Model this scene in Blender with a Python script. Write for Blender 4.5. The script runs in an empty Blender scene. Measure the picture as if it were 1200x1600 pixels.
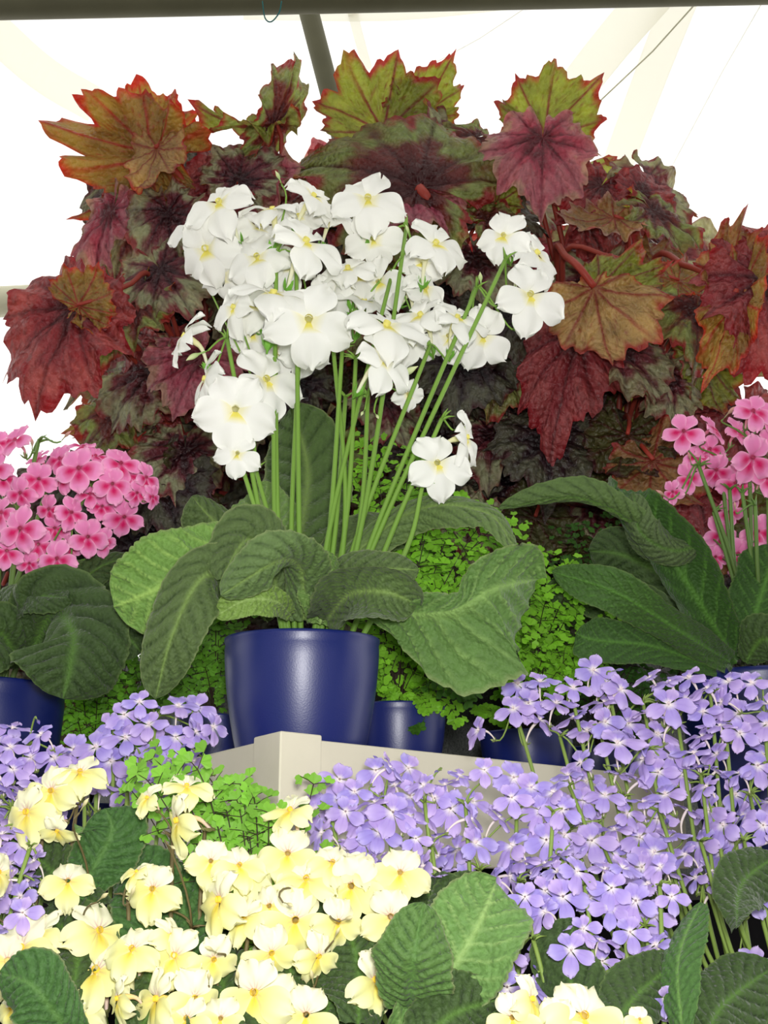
import bpy, math, random
import numpy as np
from mathutils import Vector, Matrix
SC = bpy.context.scene
COL = SC.collection
PI = math.pi
rnd = random.Random(11)

# ---------------------------------------------------------------- camera
CAM = Vector((0.0, 0.0, 1.30)); PITCH = math.atan(560/1800.0); F = 1800.0
cd = bpy.data.cameras.new('camera'); cam = bpy.data.objects.new('camera', cd); COL.objects.link(cam)
cam.location = CAM; cam.rotation_euler = (PI/2+PITCH, 0, 0)
cd.sensor_fit = 'VERTICAL'; cd.sensor_height = 36.0; cd.lens = F/1600*36.0
cd.clip_start = 0.02; cd.clip_end = 100
SC.camera = cam
# ---------------------------------------------------------------- world, lights, exposure
W = bpy.data.worlds.new('daylight'); SC.world = W; W.use_nodes = True
W.node_tree.nodes['Background'].inputs[0].default_value = (1.0, 0.99, 0.96, 1)
_n = W.node_tree.nodes; _l = W.node_tree.links     # bright overcast sky over and behind the display, duller towards the hall behind the viewer
_tc = _n.new('ShaderNodeTexCoord'); _sx = _n.new('ShaderNodeSeparateXYZ'); _mr = _n.new('ShaderNodeMapRange')
_l.new(_tc.outputs['Generated'], _sx.inputs[0]); _l.new(_sx.outputs['Y'], _mr.inputs['Value'])
_mr.inputs['From Min'].default_value = -0.45; _mr.inputs['From Max'].default_value = 0.35; _mr.inputs['To Min'].default_value = 0.42; _mr.inputs['To Max'].default_value = 2.1
_l.new(_mr.outputs[0], _n['Background'].inputs[1])
def area(name, loc, target, size, energy, color=(1,1,1), sy=None):
    l = bpy.data.lights.new(name, 'AREA'); l.energy = energy; l.size = size; l.color = color
    if sy: l.shape = 'RECTANGLE'; l.size_y = sy
    o = bpy.data.objects.new(name, l); COL.objects.link(o); o.location = loc
    o.rotation_euler = (Vector(target)-Vector(loc)).to_track_quat('-Z', 'Y').to_euler()
    return o
area('camera_flash', (0.02, -0.03, 1.36), (0.0, 1.1, 1.5), 0.07, 10.0, (1, 0.99, 0.975))
SC.view_settings.view_transform = 'Standard'; SC.view_settings.look = 'None'
SC.view_settings.gamma = 1; SC.view_settings.use_curve_mapping = False
SC.view_settings.exposure = 0.3
SC.cycles.max_bounces = 8; SC.cycles.transmission_bounces = 4; SC.cycles.diffuse_bounces = 4
SC.cycles.transparent_max_bounces = 8

# ---------------------------------------------------------------- helpers
def ray(px, py):
    x = (px-600)/F; y = (800-py)/F
    return Vector((x, math.cos(PITCH)-y*math.sin(PITCH), math.sin(PITCH)+y*math.cos(PITCH)))
def P(px, py, Y):
    d = ray(px, py); return CAM + d*(Y/d.y)
def S(px, py, Y, n):
    return n*(Y/ray(px, py).y)/F
def lin(c):
    return tuple((v/255/12.92 if v/255 <= 0.04045 else ((v/255+0.055)/1.055)**2.4) for v in c)
def L3(c): return np.array(lin(c))
def mesh(name, V, Fc, mat, cols=None, cols2=None, smooth=True, uv=None):
    me = bpy.data.meshes.new(name)
    me.from_pydata([tuple(map(float, v)) for v in V], [], [tuple(int(i) for i in f) for f in Fc])
    for cn, cc in (('Col', cols), ('Col2', cols2)):
        if cc is not None:
            a = me.color_attributes.new(cn, 'FLOAT_COLOR', 'POINT')
            c4 = np.ones((len(V), 4), dtype=np.float32); c4[:, :3] = np.clip(cc, 0, 1); a.data.foreach_set('color', c4.ravel())
    if smooth: me.polygons.foreach_set('use_smooth', [True]*len(me.polygons))
    if isinstance(mat, (list, tuple)):
        for m in mat: me.materials.append(m)
    elif mat: me.materials.append(mat)
    me.update()
    return me
def obj(name, me, parent=None, matrix=None):
    o = bpy.data.objects.new(name, me); COL.objects.link(o)
    if parent is not None:
        o.parent = parent
        if parent.type == 'EMPTY' and parent.parent is None and matrix is None:
            o.location = -Vector(parent.location)
    if matrix is not None: o.matrix_basis = matrix
    return o
def thing(name, loc, label, cat, group=None):
    o = bpy.data.objects.new(name, None); COL.objects.link(o); o.location = loc; o.empty_display_size = 0.05
    o['label'] = label; o['category'] = cat
    if group: o['group'] = group
    return o
def tag(o, label=None, cat=None, kind=None, group=None):
    if label: o['label'] = label
    if cat: o['category'] = cat
    if kind: o['kind'] = kind
    if group: o['group'] = group
    return o
def bez(p0, p1, p2, p3, n=12):
    return [((1-t)**3)*p0+3*((1-t)**2)*t*p1+3*(1-t)*t*t*p2+t**3*p3 for t in [i/n for i in range(n+1)]]
def spline(pts, n):
    """Catmull-Rom through pts, n+1 samples."""
    pts = [np.array(p, float) for p in pts]
    if len(pts) == 2: return np.array([pts[0]+(pts[1]-pts[0])*i/n for i in range(n+1)])
    q = [2*pts[0]-pts[1]]+pts+[2*pts[-1]-pts[-2]]; m = len(pts)-1; out = []
    for i in range(n+1):
        u = i/n*m; k = min(int(u), m-1); t = u-k
        a, b, c, d = q[k:k+4]
        out.append(0.5*(2*b+(c-a)*t+(2*a-5*b+4*c-d)*t*t+(3*b-a-3*c+d)*t**3))
    return np.array(out)
def smoothstep(a, b, x):
    t = np.clip((x-a)/(b-a), 0, 1); return t*t*(3-2*t)
def wob(x, y, seed, f):
    s = seed*1.37
    return (np.sin(x*f+s*3.1+1.7*np.sin(y*f*0.7+s))+np.sin(y*f*1.3+s*5.3+1.9*np.sin(x*f*0.9+s*2.2))+0.7*np.sin((x+y)*f*2.1+s*1.1+2*np.sin((x-y)*f*1.6+s)))/2.7
class MB:
    def __init__(s): s.V = []; s.F = []; s.C = []
    def add(s, V, Fc, c=None):
        b = len(s.V); s.V += [tuple(v) for v in V]; s.F += [tuple(i+b for i in f) for f in Fc]
        if c is not None: s.C += [tuple(c)]*len(V) if not isinstance(c, np.ndarray) or c.ndim == 1 else [tuple(x) for x in c]
    def tube(s, pts, r0, r1=None, n=6, cap=True, c=None, c1=None, rad=None):
        pts = [Vector(p) for p in pts]; r1 = r0 if r1 is None else r1; m = len(pts); V = []; C = []
        u = None
        for i, p in enumerate(pts):
            t = (pts[min(i+1, m-1)]-pts[max(i-1, 0)]).normalized()
            if u is None:
                u = t.cross(Vector((0, 0, 1)) if abs(t.z) < 0.9 else Vector((1, 0, 0))).normalized()
            u = (u-t*u.dot(t)).normalized(); w = t.cross(u); f = i/(m-1)
            r = rad[i] if rad is not None else r0+(r1-r0)*f
            for k in range(n):
                a = 2*PI*k/n; V.append(p+u*(r*math.cos(a))+w*(r*math.sin(a)))
                if c is not None: C.append(np.array(c)*(1-f)+np.array(c1 if c1 is not None else c)*f)
        Fc = [(i*n+k, i*n+(k+1) % n, (i+1)*n+(k+1) % n, (i+1)*n+k) for i in range(m-1) for k in range(n)]
        if cap: Fc += [tuple(range(n-1, -1, -1)), tuple((m-1)*n+k for k in range(n))]
        s.add(V, Fc, np.array(C) if c is not None else None)
    def box(s, c, dx, dy, dz, X=(1,0,0), Y=(0,1,0), Z=(0,0,1)):
        c = Vector(c); X = Vector(X)*dx; Y = Vector(Y)*dy; Z = Vector(Z)*dz
        V = [c+X*a+Y*b+Z*d for d in (-.5, .5) for b in (-.5, .5) for a in (-.5, .5)]
        s.add(V, [(0,2,3,1), (4,5,7,6), (0,1,5,4), (2,6,7,3), (0,4,6,2), (1,3,7,5)])
    def build(s, name, mat, smooth=True):
        return mesh(name, s.V, s.F, mat, np.array(s.C) if s.C else None, smooth=smooth)

# ---------------------------------------------------------------- materials
def newmat(name):
    m = bpy.data.materials.new(name); m.use_nodes = True; nt = m.node_tree; nt.nodes.clear()
    out = nt.nodes.new('ShaderNodeOutputMaterial'); return m, nt, out
def crinkle(nt, scale, dist, strength, rand=1.0):
    tc = nt.nodes.new('ShaderNodeTexCoord'); v = nt.nodes.new('ShaderNodeTexVoronoi'); v.feature = 'SMOOTH_F1'; v.inputs['Scale'].default_value = scale; v.inputs['Smoothness'].default_value = .4
    n = nt.nodes.new('ShaderNodeTexNoise'); n.inputs['Scale'].default_value = scale*3
    nt.links.new(tc.outputs['Object'], v.inputs['Vector']); nt.links.new(tc.outputs['Object'], n.inputs['Vector'])
    m = nt.nodes.new('ShaderNodeMath'); m.operation = 'MULTIPLY_ADD'; m.inputs[1].default_value = -1.0; nt.links.new(v.outputs['Distance'], m.inputs[0])
    m2 = nt.nodes.new('ShaderNodeMath'); m2.operation = 'MULTIPLY'; m2.inputs[1].default_value = .35; nt.links.new(n.outputs['Fac'], m2.inputs[0]); nt.links.new(m2.outputs[0], m.inputs[2])
    bp = nt.nodes.new('ShaderNodeBump'); bp.inputs['Strength'].default_value = strength; bp.inputs['Distance'].default_value = dist
    nt.links.new(m.outputs[0], bp.inputs['Height']); return bp
def solid(name, c, rough=0.5, spec=0.5, noise=0.0, nscale=60, bump=0.0, bscale=200, coat=0.0):
    m, nt, out = newmat(name)
    b = nt.nodes.new('ShaderNodeBsdfPrincipled'); b.inputs['Roughness'].default_value = rough
    b.inputs['Specular IOR Level'].default_value = spec; b.inputs['Coat Weight'].default_value = coat
    b.inputs['Base Color'].default_value = (*lin(c), 1)
    if noise > 0:
        tc = nt.nodes.new('ShaderNodeTexCoord'); n = nt.nodes.new('ShaderNodeTexNoise'); n.inputs['Scale'].default_value = nscale; n.inputs['Detail'].default_value = 5
        nt.links.new(tc.outputs['Object'], n.inputs['Vector'])
        r = nt.nodes.new('ShaderNodeValToRGB'); a = lin(c)
        r.color_ramp.elements[0].position = 0.3; r.color_ramp.elements[1].position = 0.7
        r.color_ramp.elements[0].color = (*[x*(1-noise) for x in a], 1); r.color_ramp.elements[1].color = (*[min(1, x*(1+noise)) for x in a], 1)
        nt.links.new(n.outputs['Fac'], r.inputs['Fac']); nt.links.new(r.outputs[0], b.inputs['Base Color'])
    if bump > 0:
        tc = nt.nodes.new('ShaderNodeTexCoord'); n = nt.nodes.new('ShaderNodeTexNoise'); n.inputs['Scale'].default_value = bscale
        nt.links.new(tc.outputs['Object'], n.inputs['Vector'])
        bp = nt.nodes.new('ShaderNodeBump'); bp.inputs['Strength'].default_value = bump; bp.inputs['Distance'].default_value = 0.002
        nt.links.new(n.outputs['Fac'], bp.inputs['Height']); nt.links.new(bp.outputs[0], b.inputs['Normal'])
    nt.links.new(b.outputs[0], out.inputs[0]); return m
def leafy(name, rough=0.5, spec=0.35, trans=0.25, twoside=False, bump=0.3, bscale=400, sheen=0.0, tgain=(1.6, 1.6, 1.2), crk=None):
    m, nt, out = newmat(name); N = nt.nodes.new; K = nt.links.new
    a = N('ShaderNodeAttribute'); a.attribute_name = 'Col'; col = a.outputs['Color']
    if twoside:   # a leaf has one colour above and another below
        a2 = N('ShaderNodeAttribute'); a2.attribute_name = 'Col2'; g = N('ShaderNodeNewGeometry')
        mx = N('ShaderNodeMix'); mx.data_type = 'RGBA'; K(g.outputs['Backfacing'], mx.inputs['Factor']); K(col, mx.inputs[6]); K(a2.outputs['Color'], mx.inputs[7]); col = mx.outputs[2]
    tc = N('ShaderNodeTexCoord'); n = N('ShaderNodeTexNoise'); n.inputs['Scale'].default_value = bscale; n.inputs['Detail'].default_value = 3
    K(tc.outputs['Object'], n.inputs['Vector'])
    b = N('ShaderNodeBsdfPrincipled'); b.inputs['Roughness'].default_value = rough; b.inputs['Specular IOR Level'].default_value = spec
    b.inputs['Sheen Weight'].default_value = sheen; b.inputs['Sheen Roughness'].default_value = 0.4
    K(col, b.inputs['Base Color'])
    if crk:
        bp = crinkle(nt, *crk); K(bp.outputs[0], b.inputs['Normal'])
    elif bump > 0:
        bp = N('ShaderNodeBump'); bp.inputs['Strength'].default_value = bump; bp.inputs['Distance'].default_value = 0.001
        K(n.outputs['Fac'], bp.inputs['Height']); K(bp.outputs[0], b.inputs['Normal'])
    t = N('ShaderNodeBsdfTranslucent'); vm = N('ShaderNodeVectorMath'); vm.operation = 'MULTIPLY'; vm.inputs[1].default_value = tgain
    K(col, vm.inputs[0]); K(vm.outputs[0], t.inputs['Color'])
    ms = N('ShaderNodeMixShader'); ms.inputs[0].default_value = trans; K(b.outputs[0], ms.inputs[1]); K(t.outputs[0], ms.inputs[2]); K(ms.outputs[0], out.inputs[0])
    return m
M = {}
M['navy'] = solid('glazed_navy_blue', (10, 25, 90), 0.38, 0.55, bump=0.05, bscale=700)
M['soil'] = solid('potting_soil', (48, 34, 26), 0.95, 0.1, 0.4, 200, 0.8, 150)
M['black'] = solid('black_plastic', (22, 22, 24), 0.6, 0.3)
M['tray'] = solid('beige_plastic', (196, 190, 170), 0.45, 0.4, 0.03, 30, 0.05, 300)
M['grey'] = solid('grey_stone', (92, 94, 92), 0.9, 0.2, 0.45, 350, 0.3, 400)
M['skirt'] = solid('shade_black', (14, 13, 15), 0.95, 0.05, 0.2, 20)  # flat black in place of the shade below the trough
M['floor'] = solid('concrete_floor', (120, 116, 108), 0.9, 0.2, 0.15, 6)
M['beam'] = solid('olive_grey_metal', (94, 92, 72), 0.6, 0.2, 0.1, 8)
M['rail'] = solid('cream_metal', (206, 202, 176), 0.5, 0.4, 0.05, 8)
M['string'] = solid('teal_string', (30, 92, 92), 0.8, 0.2)
M['deck'] = solid('dark_decking', (40, 38, 36), 0.8, 0.2, 0.2, 20)
M['petal'] = leafy('white_petal', 0.6, 0.2, 0.3, bump=0.25, bscale=900, tgain=(1, 1, 1))
M['petal2'] = leafy('coloured_petal', 0.6, 0.2, 0.25, bump=0.2, bscale=900, tgain=(1.1, 1.0, 1.1))
M['strep'] = leafy('felted_green_leaf', 0.62, 0.25, 0.15, True, 0.7, 600, sheen=0.12, crk=(260, 0.0025, 0.7))
M['begonia'] = leafy('begonia_leaf', 0.38, 0.5, 0.38, True, 0.5, 260, tgain=(2.0, 1.9, 1.3), crk=(120, 0.007, 0.9))
M['fern'] = leafy('fern_leaflet', 0.55, 0.25, 0.35, bump=0)
M['stem'] = leafy('plant_stem', 0.5, 0.3, 0.08, bump=0.3, bscale=800)
def fabric():
    m, nt, out = newmat('white_tent_fabric'); N = nt.nodes.new; K = nt.links.new
    d = N('ShaderNodeBsdfDiffuse'); d.inputs[0].default_value = (0.85, 0.85, 0.82, 1)
    t = N('ShaderNodeBsdfTranslucent'); t.inputs[0].default_value = (0.95, 0.95, 0.93, 1)
    ms = N('ShaderNodeMixShader'); ms.inputs[0].default_value = 0.62; K(d.outputs[0], ms.inputs[1]); K(t.outputs[0], ms.inputs[2]); K(ms.outputs[0], out.inputs[0]); return m
M['fabric'] = fabric()
def webbing():
    m, nt, out = newmat('cream_webbing'); N = nt.nodes.new; K = nt.links.new
    d = N('ShaderNodeBsdfDiffuse'); d.inputs[0].default_value = (0.55, 0.54, 0.46, 1)
    t = N('ShaderNodeBsdfTranslucent'); t.inputs[0].default_value = (0.96, 0.95, 0.90, 1)
    ms = N('ShaderNodeMixShader'); ms.inputs[0].default_value = 0.9; K(d.outputs[0], ms.inputs[1]); K(t.outputs[0], ms.inputs[2]); K(ms.outputs[0], out.inputs[0]); return m
M['web'] = webbing()

# ---------------------------------------------------------------- setting: floor, tent
mb = MB(); mb.box((0, 1.5, -0.01), 12, 12, 0.02); tag(obj('floor', mb.build('floor', M['floor'], False)), kind='structure')
# tent cloth: back wall, eave, roof rising over the display and away to both sides
prof = [(6.0, 0.0), (6.0, 1.2), (5.9, 2.2), (5.6, 3.0), (5.0, 3.55), (4.0, 4.0), (2.8, 4.35), (1.5, 4.6), (0.3, 4.75), (-0.8, 4.8)]
xs = [-5+i*0.5 for i in range(21)]
def tentz(x, y, z): return z+0.05*math.sin(x*1.9+y*0.7)*(1 if z > 0.5 else 0)
V = [(x, y, tentz(x, y, z)) for (y, z) in prof for x in xs]
nx = len(xs)
Fc = [(j*nx+i, j*nx+i+1, (j+1)*nx+i+1, (j+1)*nx+i) for j in range(len(prof)-1) for i in range(nx-1)]
tag(obj('ceiling', mesh('tent_cloth', V, Fc, M['fabric'])), kind='structure')
def roofpt(px, py, gap=0.05):
    d = ray(px, py)
    pr = prof
    for (y0, z0), (y1, z1) in zip(pr, pr[1:]):
        # CAM.z + k*dz = z on the segment, CAM.y + k*dy = y
        dy, dz = y1-y0, z1-z0; den = d.y*dz-d.z*dy
        if abs(den) < 1e-9: continue
        k = (y0*dz-(z0-CAM.z)*dy)/den; q = CAM+d*k
        u = (q.y-y0)/dy if abs(dy) > 1e-6 else (q.z-z0)/dz
        if k > 0 and -0.001 <= u <= 1.001: return CAM+d*(k-gap-0.05)
    return CAM+d*3.5
def strip(name, pxs, Y, w, label, mat='web', cat='tent strap'):
    """a cloth strap hanging below the roof between points, real width w."""
    pts = spline([roofpt(px, py) for px, py, Y_ in pxs], 16); V = []
    for i, p in enumerate(pts):
        t = pts[min(i+1, 16)]-pts[max(i-1, 0)]; t /= np.linalg.norm(t); v = np.array(CAM)-p; sdv = np.cross(t, v); sdv /= np.linalg.norm(sdv); n_ = np.cross(sdv, t)
        for a, b in ((-1, 0), (1, 0), (1, 1), (-1, 1)): V.append(p+sdv*w*a/2-n_*0.002*b)
    Fc = [(i*4+k, i*4+(k+1) % 4, i*4+4+(k+1) % 4, i*4+4+k) for i in range(16) for k in range(4)]+[(3, 2, 1, 0), (64, 65, 66, 67)]
    return tag(obj(name, mesh(name, V, Fc, M[mat], smooth=False)), label, cat)
GS = 'cream roof straps'
strip('tent_strap', [(-60, 0, 4.2), (60, 110, 4.2), (150, 165, 4.2)], 0, 0.13, 'faint cream strap across white tent cloth at upper left')
strip('tent_strap', [(1040, -30, 3.6), (950, 75, 3.8), (860, 190, 4.0)], 0, 0.14, 'faint cream strap on the roof, left one of the pair at upper right')
strip('tent_strap', [(1075, -30, 3.6), (1020, 110, 3.8), (960, 270, 4.0)], 0, 0.12, 'faint cream strap on the roof, right one of the pair at upper right')
strip('tent_strap', [(540, -30, 3.4), (556, 40, 3.5), (575, 110, 3.6)], 0, 0.035, 'narrow yellowish strap just right of the dark slanting pole')
strip('tent_seam', [(380, 20, 3.4), (600, 22, 3.4), (760, 8, 3.4), (900, -12, 3.4)], 0, 0.045, 'cream hem band curving below the dark beam', cat='tent hem')
def pole(name, pts, r, label, mat, cat, n=20):
    mb = MB(); mb.tube([P(*p) for p in pts], r, n=n); o = obj(name, mb.build(name, M[mat])); return tag(o, label, cat)
pole('roof_beam', [(-2200, 50, 2.6), (3400, -62, 2.6)], 0.042, 'dark olive horizontal metal beam along the top edge', 'beam', 'beam')
pole('slanting_pole', [(470, -30, 2.9), (600, 470, 3.2), (700, 900, 3.4)], 0.031, 'dark olive slanting metal pole rising behind the begonia leaves', 'beam', 'pole')
pole('tent_rail', [(-1300, 540, 4.0), (2400, 346, 4.0)], 0.06, 'cream horizontal metal rail behind the left begonia leaves', 'rail', 'rail')
for x in (-2.3, 2.3):
    pass
mb = MB(); mb.tube(spline([P(410, 2, 2.5), P(414, 28, 2.5), P(424, 34, 2.5), P(436, 20, 2.5), P(440, 2, 2.5)], 16), 0.0018, n=6)
tag(obj('string_loop', mb.build('string_loop', M['string'])), 'thin teal string loop hanging from the dark roof beam', 'string')
for pts, lb in (([(870, -20, 3.9), (750, 60, 3.9), (640, 120, 3.9)], 'thin pale guy line crossing the roof left of the two broad straps'),
                ([(1110, -20, 3.7), (1020, 80, 3.7), (930, 165, 3.8)], 'thin olive guy line crossing the two broad straps'),
                ([(1205, -20, 3.7), (1130, 110, 3.8), (1050, 260, 3.9)], 'thin pale guy line near the right edge of the roof')):
    mb = MB(); mb.tube([roofpt(p[0], p[1], .1) for p in pts], 0.0016 if 'pale' in lb else 0.003, n=5); tag(obj('guy_line', mb.build('guy_line', M['web' if 'pale' in lb else 'rail'])), lb, 'rope')

# ---------------------------------------------------------------- display table and trough
C0 = P(440, 1150, 0.97); ZT = C0.z
def onz(px, py, z):
    d = ray(px, py); return CAM+d*((z-CAM.z)/d.z)
Rp = onz(1060, 1216, ZT); Lp = onz(300, 1184, ZT)
RD = (Rp-C0).normalized(); LD = (Lp-C0).normalized()
DK = ZT-0.022                                                   # surface inside the trough
tr = thing('display_trough', (C0.x, C0.y, ZT-0.1), 'beige plastic display trough with a capped corner under the blue pots', 'trough')
TH = 0.008
def wall(name, D, other, ln, h0=0.0, h1=0.105, th=TH, off=0.0, mat='tray', start=0.0):
    mb = MB(); n = Vector((D.y, -D.x, 0)); n = n if n.dot(other) < 0 else -n
    c = C0+D*(start+ln/2)+n*(off-th/2); c.z = ZT-h0-(h1-h0)/2
    mb.box(c, ln, th, h1-h0, D, n, (0, 0, 1))
    return obj(name, mb.build(name, M[mat], False), tr)
def bevel(o, w=0.002, s=3):
    b = o.modifiers.new('bevel', 'BEVEL'); b.width = w; b.segments = s; return o
LR, LL = (Rp-C0).length+0.01, 0.37
bevel(wall('side_panel', RD, LD, LR)); bevel(wall('side_panel', LD, RD, LL))
# corner cap: an L profile wrapped round the corner, slightly proud and taller
def capmesh():
    e = 0.0035; nR = Vector((RD.y, -RD.x, 0)); nR = nR if nR.dot(LD) < 0 else -nR
    nL = Vector((LD.y, -LD.x, 0)); nL = nL if nL.dot(RD) < 0 else -nL
    a = 0.0
    wR = (onz(520, 1152, ZT)-C0).length; wL = (onz(383, 1158, ZT)-C0).length
    wR *= 1.0; O = C0+nR*e+nL*e
    out = [C0+LD*wL+nL*e, O+(C0-O)*0.0, C0+RD*wR+nR*e]; inn = [C0+LD*wL-nL*TH*1.3, C0-(nR+nL)*TH*1.3, C0+RD*wR-nR*TH*1.3]
    V = []
    for z in (ZT+0.004, ZT-0.112):
        for p in out+inn[::-1]: V.append((p.x, p.y, z))
    Fc = [(0, 1, 4, 5), (1, 2, 3, 4), (11, 10, 7, 6), (10, 9, 8, 7)]+[(k, k+6, (k+1) % 6+6, (k+1) % 6) for k in range(6)]
    return mesh('corner_cap', V, Fc, M['tray'], smooth=False)
bevel(obj('corner_cap', capmesh(), tr), 0.0018)
mb = MB(); q = [C0+RD*0.01+LD*0.01, C0+RD*(LR-0.01)+LD*0.01, C0+RD*(LR-0.01)+LD*(LL), C0+RD*0.01+LD*LL]
V = [(p.x, p.y, z) for z in (DK, DK-0.02) for p in q]
mb.add(V, [(0, 1, 2, 3), (7, 6, 5, 4), (0, 4, 5, 1), (1, 5, 6, 2), (2, 6, 7, 3), (3, 7, 4, 0)])
obj('base_board', mb.build('base_board', M['deck'], False), tr)
# table under the trough; its black skirt is added to stand in for shade
tb = thing('display_table', (0.2, 1.7, 0), 'large table with an added black skirt for the shade under the beige trough', 'table')
mb = MB(); 
def slab(px, z0, z1, mat, name, parent):
    V = [(p[0], p[1], z) for z in (z1, z0) for p in px]; n = len(px)
    Fc = [tuple(range(n)), tuple(range(2*n-1, n-1, -1))]+[(k, k+n, (k+1) % n+n, (k+1) % n) for k in range(n)]
    return obj(name, mesh(name, V, Fc, M[mat], smooth=False), parent)
nR = Vector((RD.y, -RD.x, 0)); a0 = C0+RD*0.03+LD*0.03
TZ = ZT-0.112
poly = [(-1.3, 1.12), (-0.28, 1.12), (a0.x, a0.y+0.02), (a0.x+RD.x*1.55, a0.y+RD.y*1.55), (1.6, 2.2), (1.6, 2.6), (-1.3, 2.6)]
slab(poly, TZ-0.03, TZ, 'deck', 'table_top', tb); slab([(x*0.98+0.0, y+0.015) for x, y in poly], 0.0, TZ-0.03, 'skirt', 'shade_skirt', tb)
# rear tier carrying the begonias
TIERZ = DK+0.20
tro = slab([(q_.x, q_.y) for q_ in (C0+RD*.08+LD*.39, C0+RD*(LR+.02)+LD*.39, C0+RD*(LR+.02)+LD*.085, C0+RD*1.4+LD*.085, C0+RD*1.4+LD*1.0, C0+RD*.08+LD*1.0)], TZ, TIERZ, 'grey', 'riser', None)
tag(tro, 'grey speckled riser block behind the blue pots', 'riser')
# low bench in the foreground (below the frame) carrying the front pots
LOWZ = 1.03
fb = thing('front_bench', (0, 0.8, 0), 'black low bench carrying the foreground pots', 'bench')
slab([(-0.7, 0.56), (0.95, 0.56), (0.95, 0.93), (-0.7, 0.93)], LOWZ-0.03, LOWZ, 'deck', 'bench_top', fb)
for sx in (-0.66, 0.91):
    for sy in (0.6, 0.89):
        mb = MB(); mb.box((sx, sy, (LOWZ-0.03)/2), 0.05, 0.05, LOWZ-0.03); obj('leg', mb.build('leg', M['black'], False), fb)

# ---------------------------------------------------------------- pots
def lathe(prof, n=64):
    V = [(r*math.cos(2*PI*k/n), r*math.sin(2*PI*k/n), z) for r, z in prof for k in range(n)]; m = len(prof)
    Fc = [(i*n+k, i*n+(k+1) % n, (i+1)*n+(k+1) % n, (i+1)*n+k) for i in range(m-1) for k in range(n)]+[tuple(range(n-1, -1, -1)), tuple((m-1)*n+k for k in range(n))]
    return V, Fc
def pot_mesh(R, H, mat='navy'):
    rb = R*0.74
    pr = [(rb*0.9, 0), (rb, H*0.015)]
    for i in range(1, 11):
        t = i/11; pr.append((rb+(R-rb)*(1-(1-t)**1.9)*0.98, H*t))
    pr += [(R*0.985, H*0.945), (R, H*0.97), (R*1.0, H*0.992), (R*0.985, H), (R*0.955, H*0.998), (R*0.94, H*0.97), (R*0.92, H*0.88)]
    V, Fc = lathe(pr); return mesh('pot', V, Fc, M[mat])
POTS = []
def plant_root(name, loc, label, cat, R, H, mat='navy', group=None, tilt=0.0):
    POTS.append((label[:40], Vector(loc), R))
    t = thing(name, loc, label, cat, group)
    o = obj('pot', pot_mesh(R, H, mat), t, Matrix.Rotation(tilt, 4, 'X'))
    V, Fc = lathe([(0.001, H*0.86), (R*0.5, H*0.89), (R*0.93, H*0.88), (R*0.9, H*0.84)], 40)
    obj('soil', mesh('soil', V, Fc[:-2]+[], M['soil']), t, Matrix.Rotation(tilt, 4, 'X'))
    return t

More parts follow.
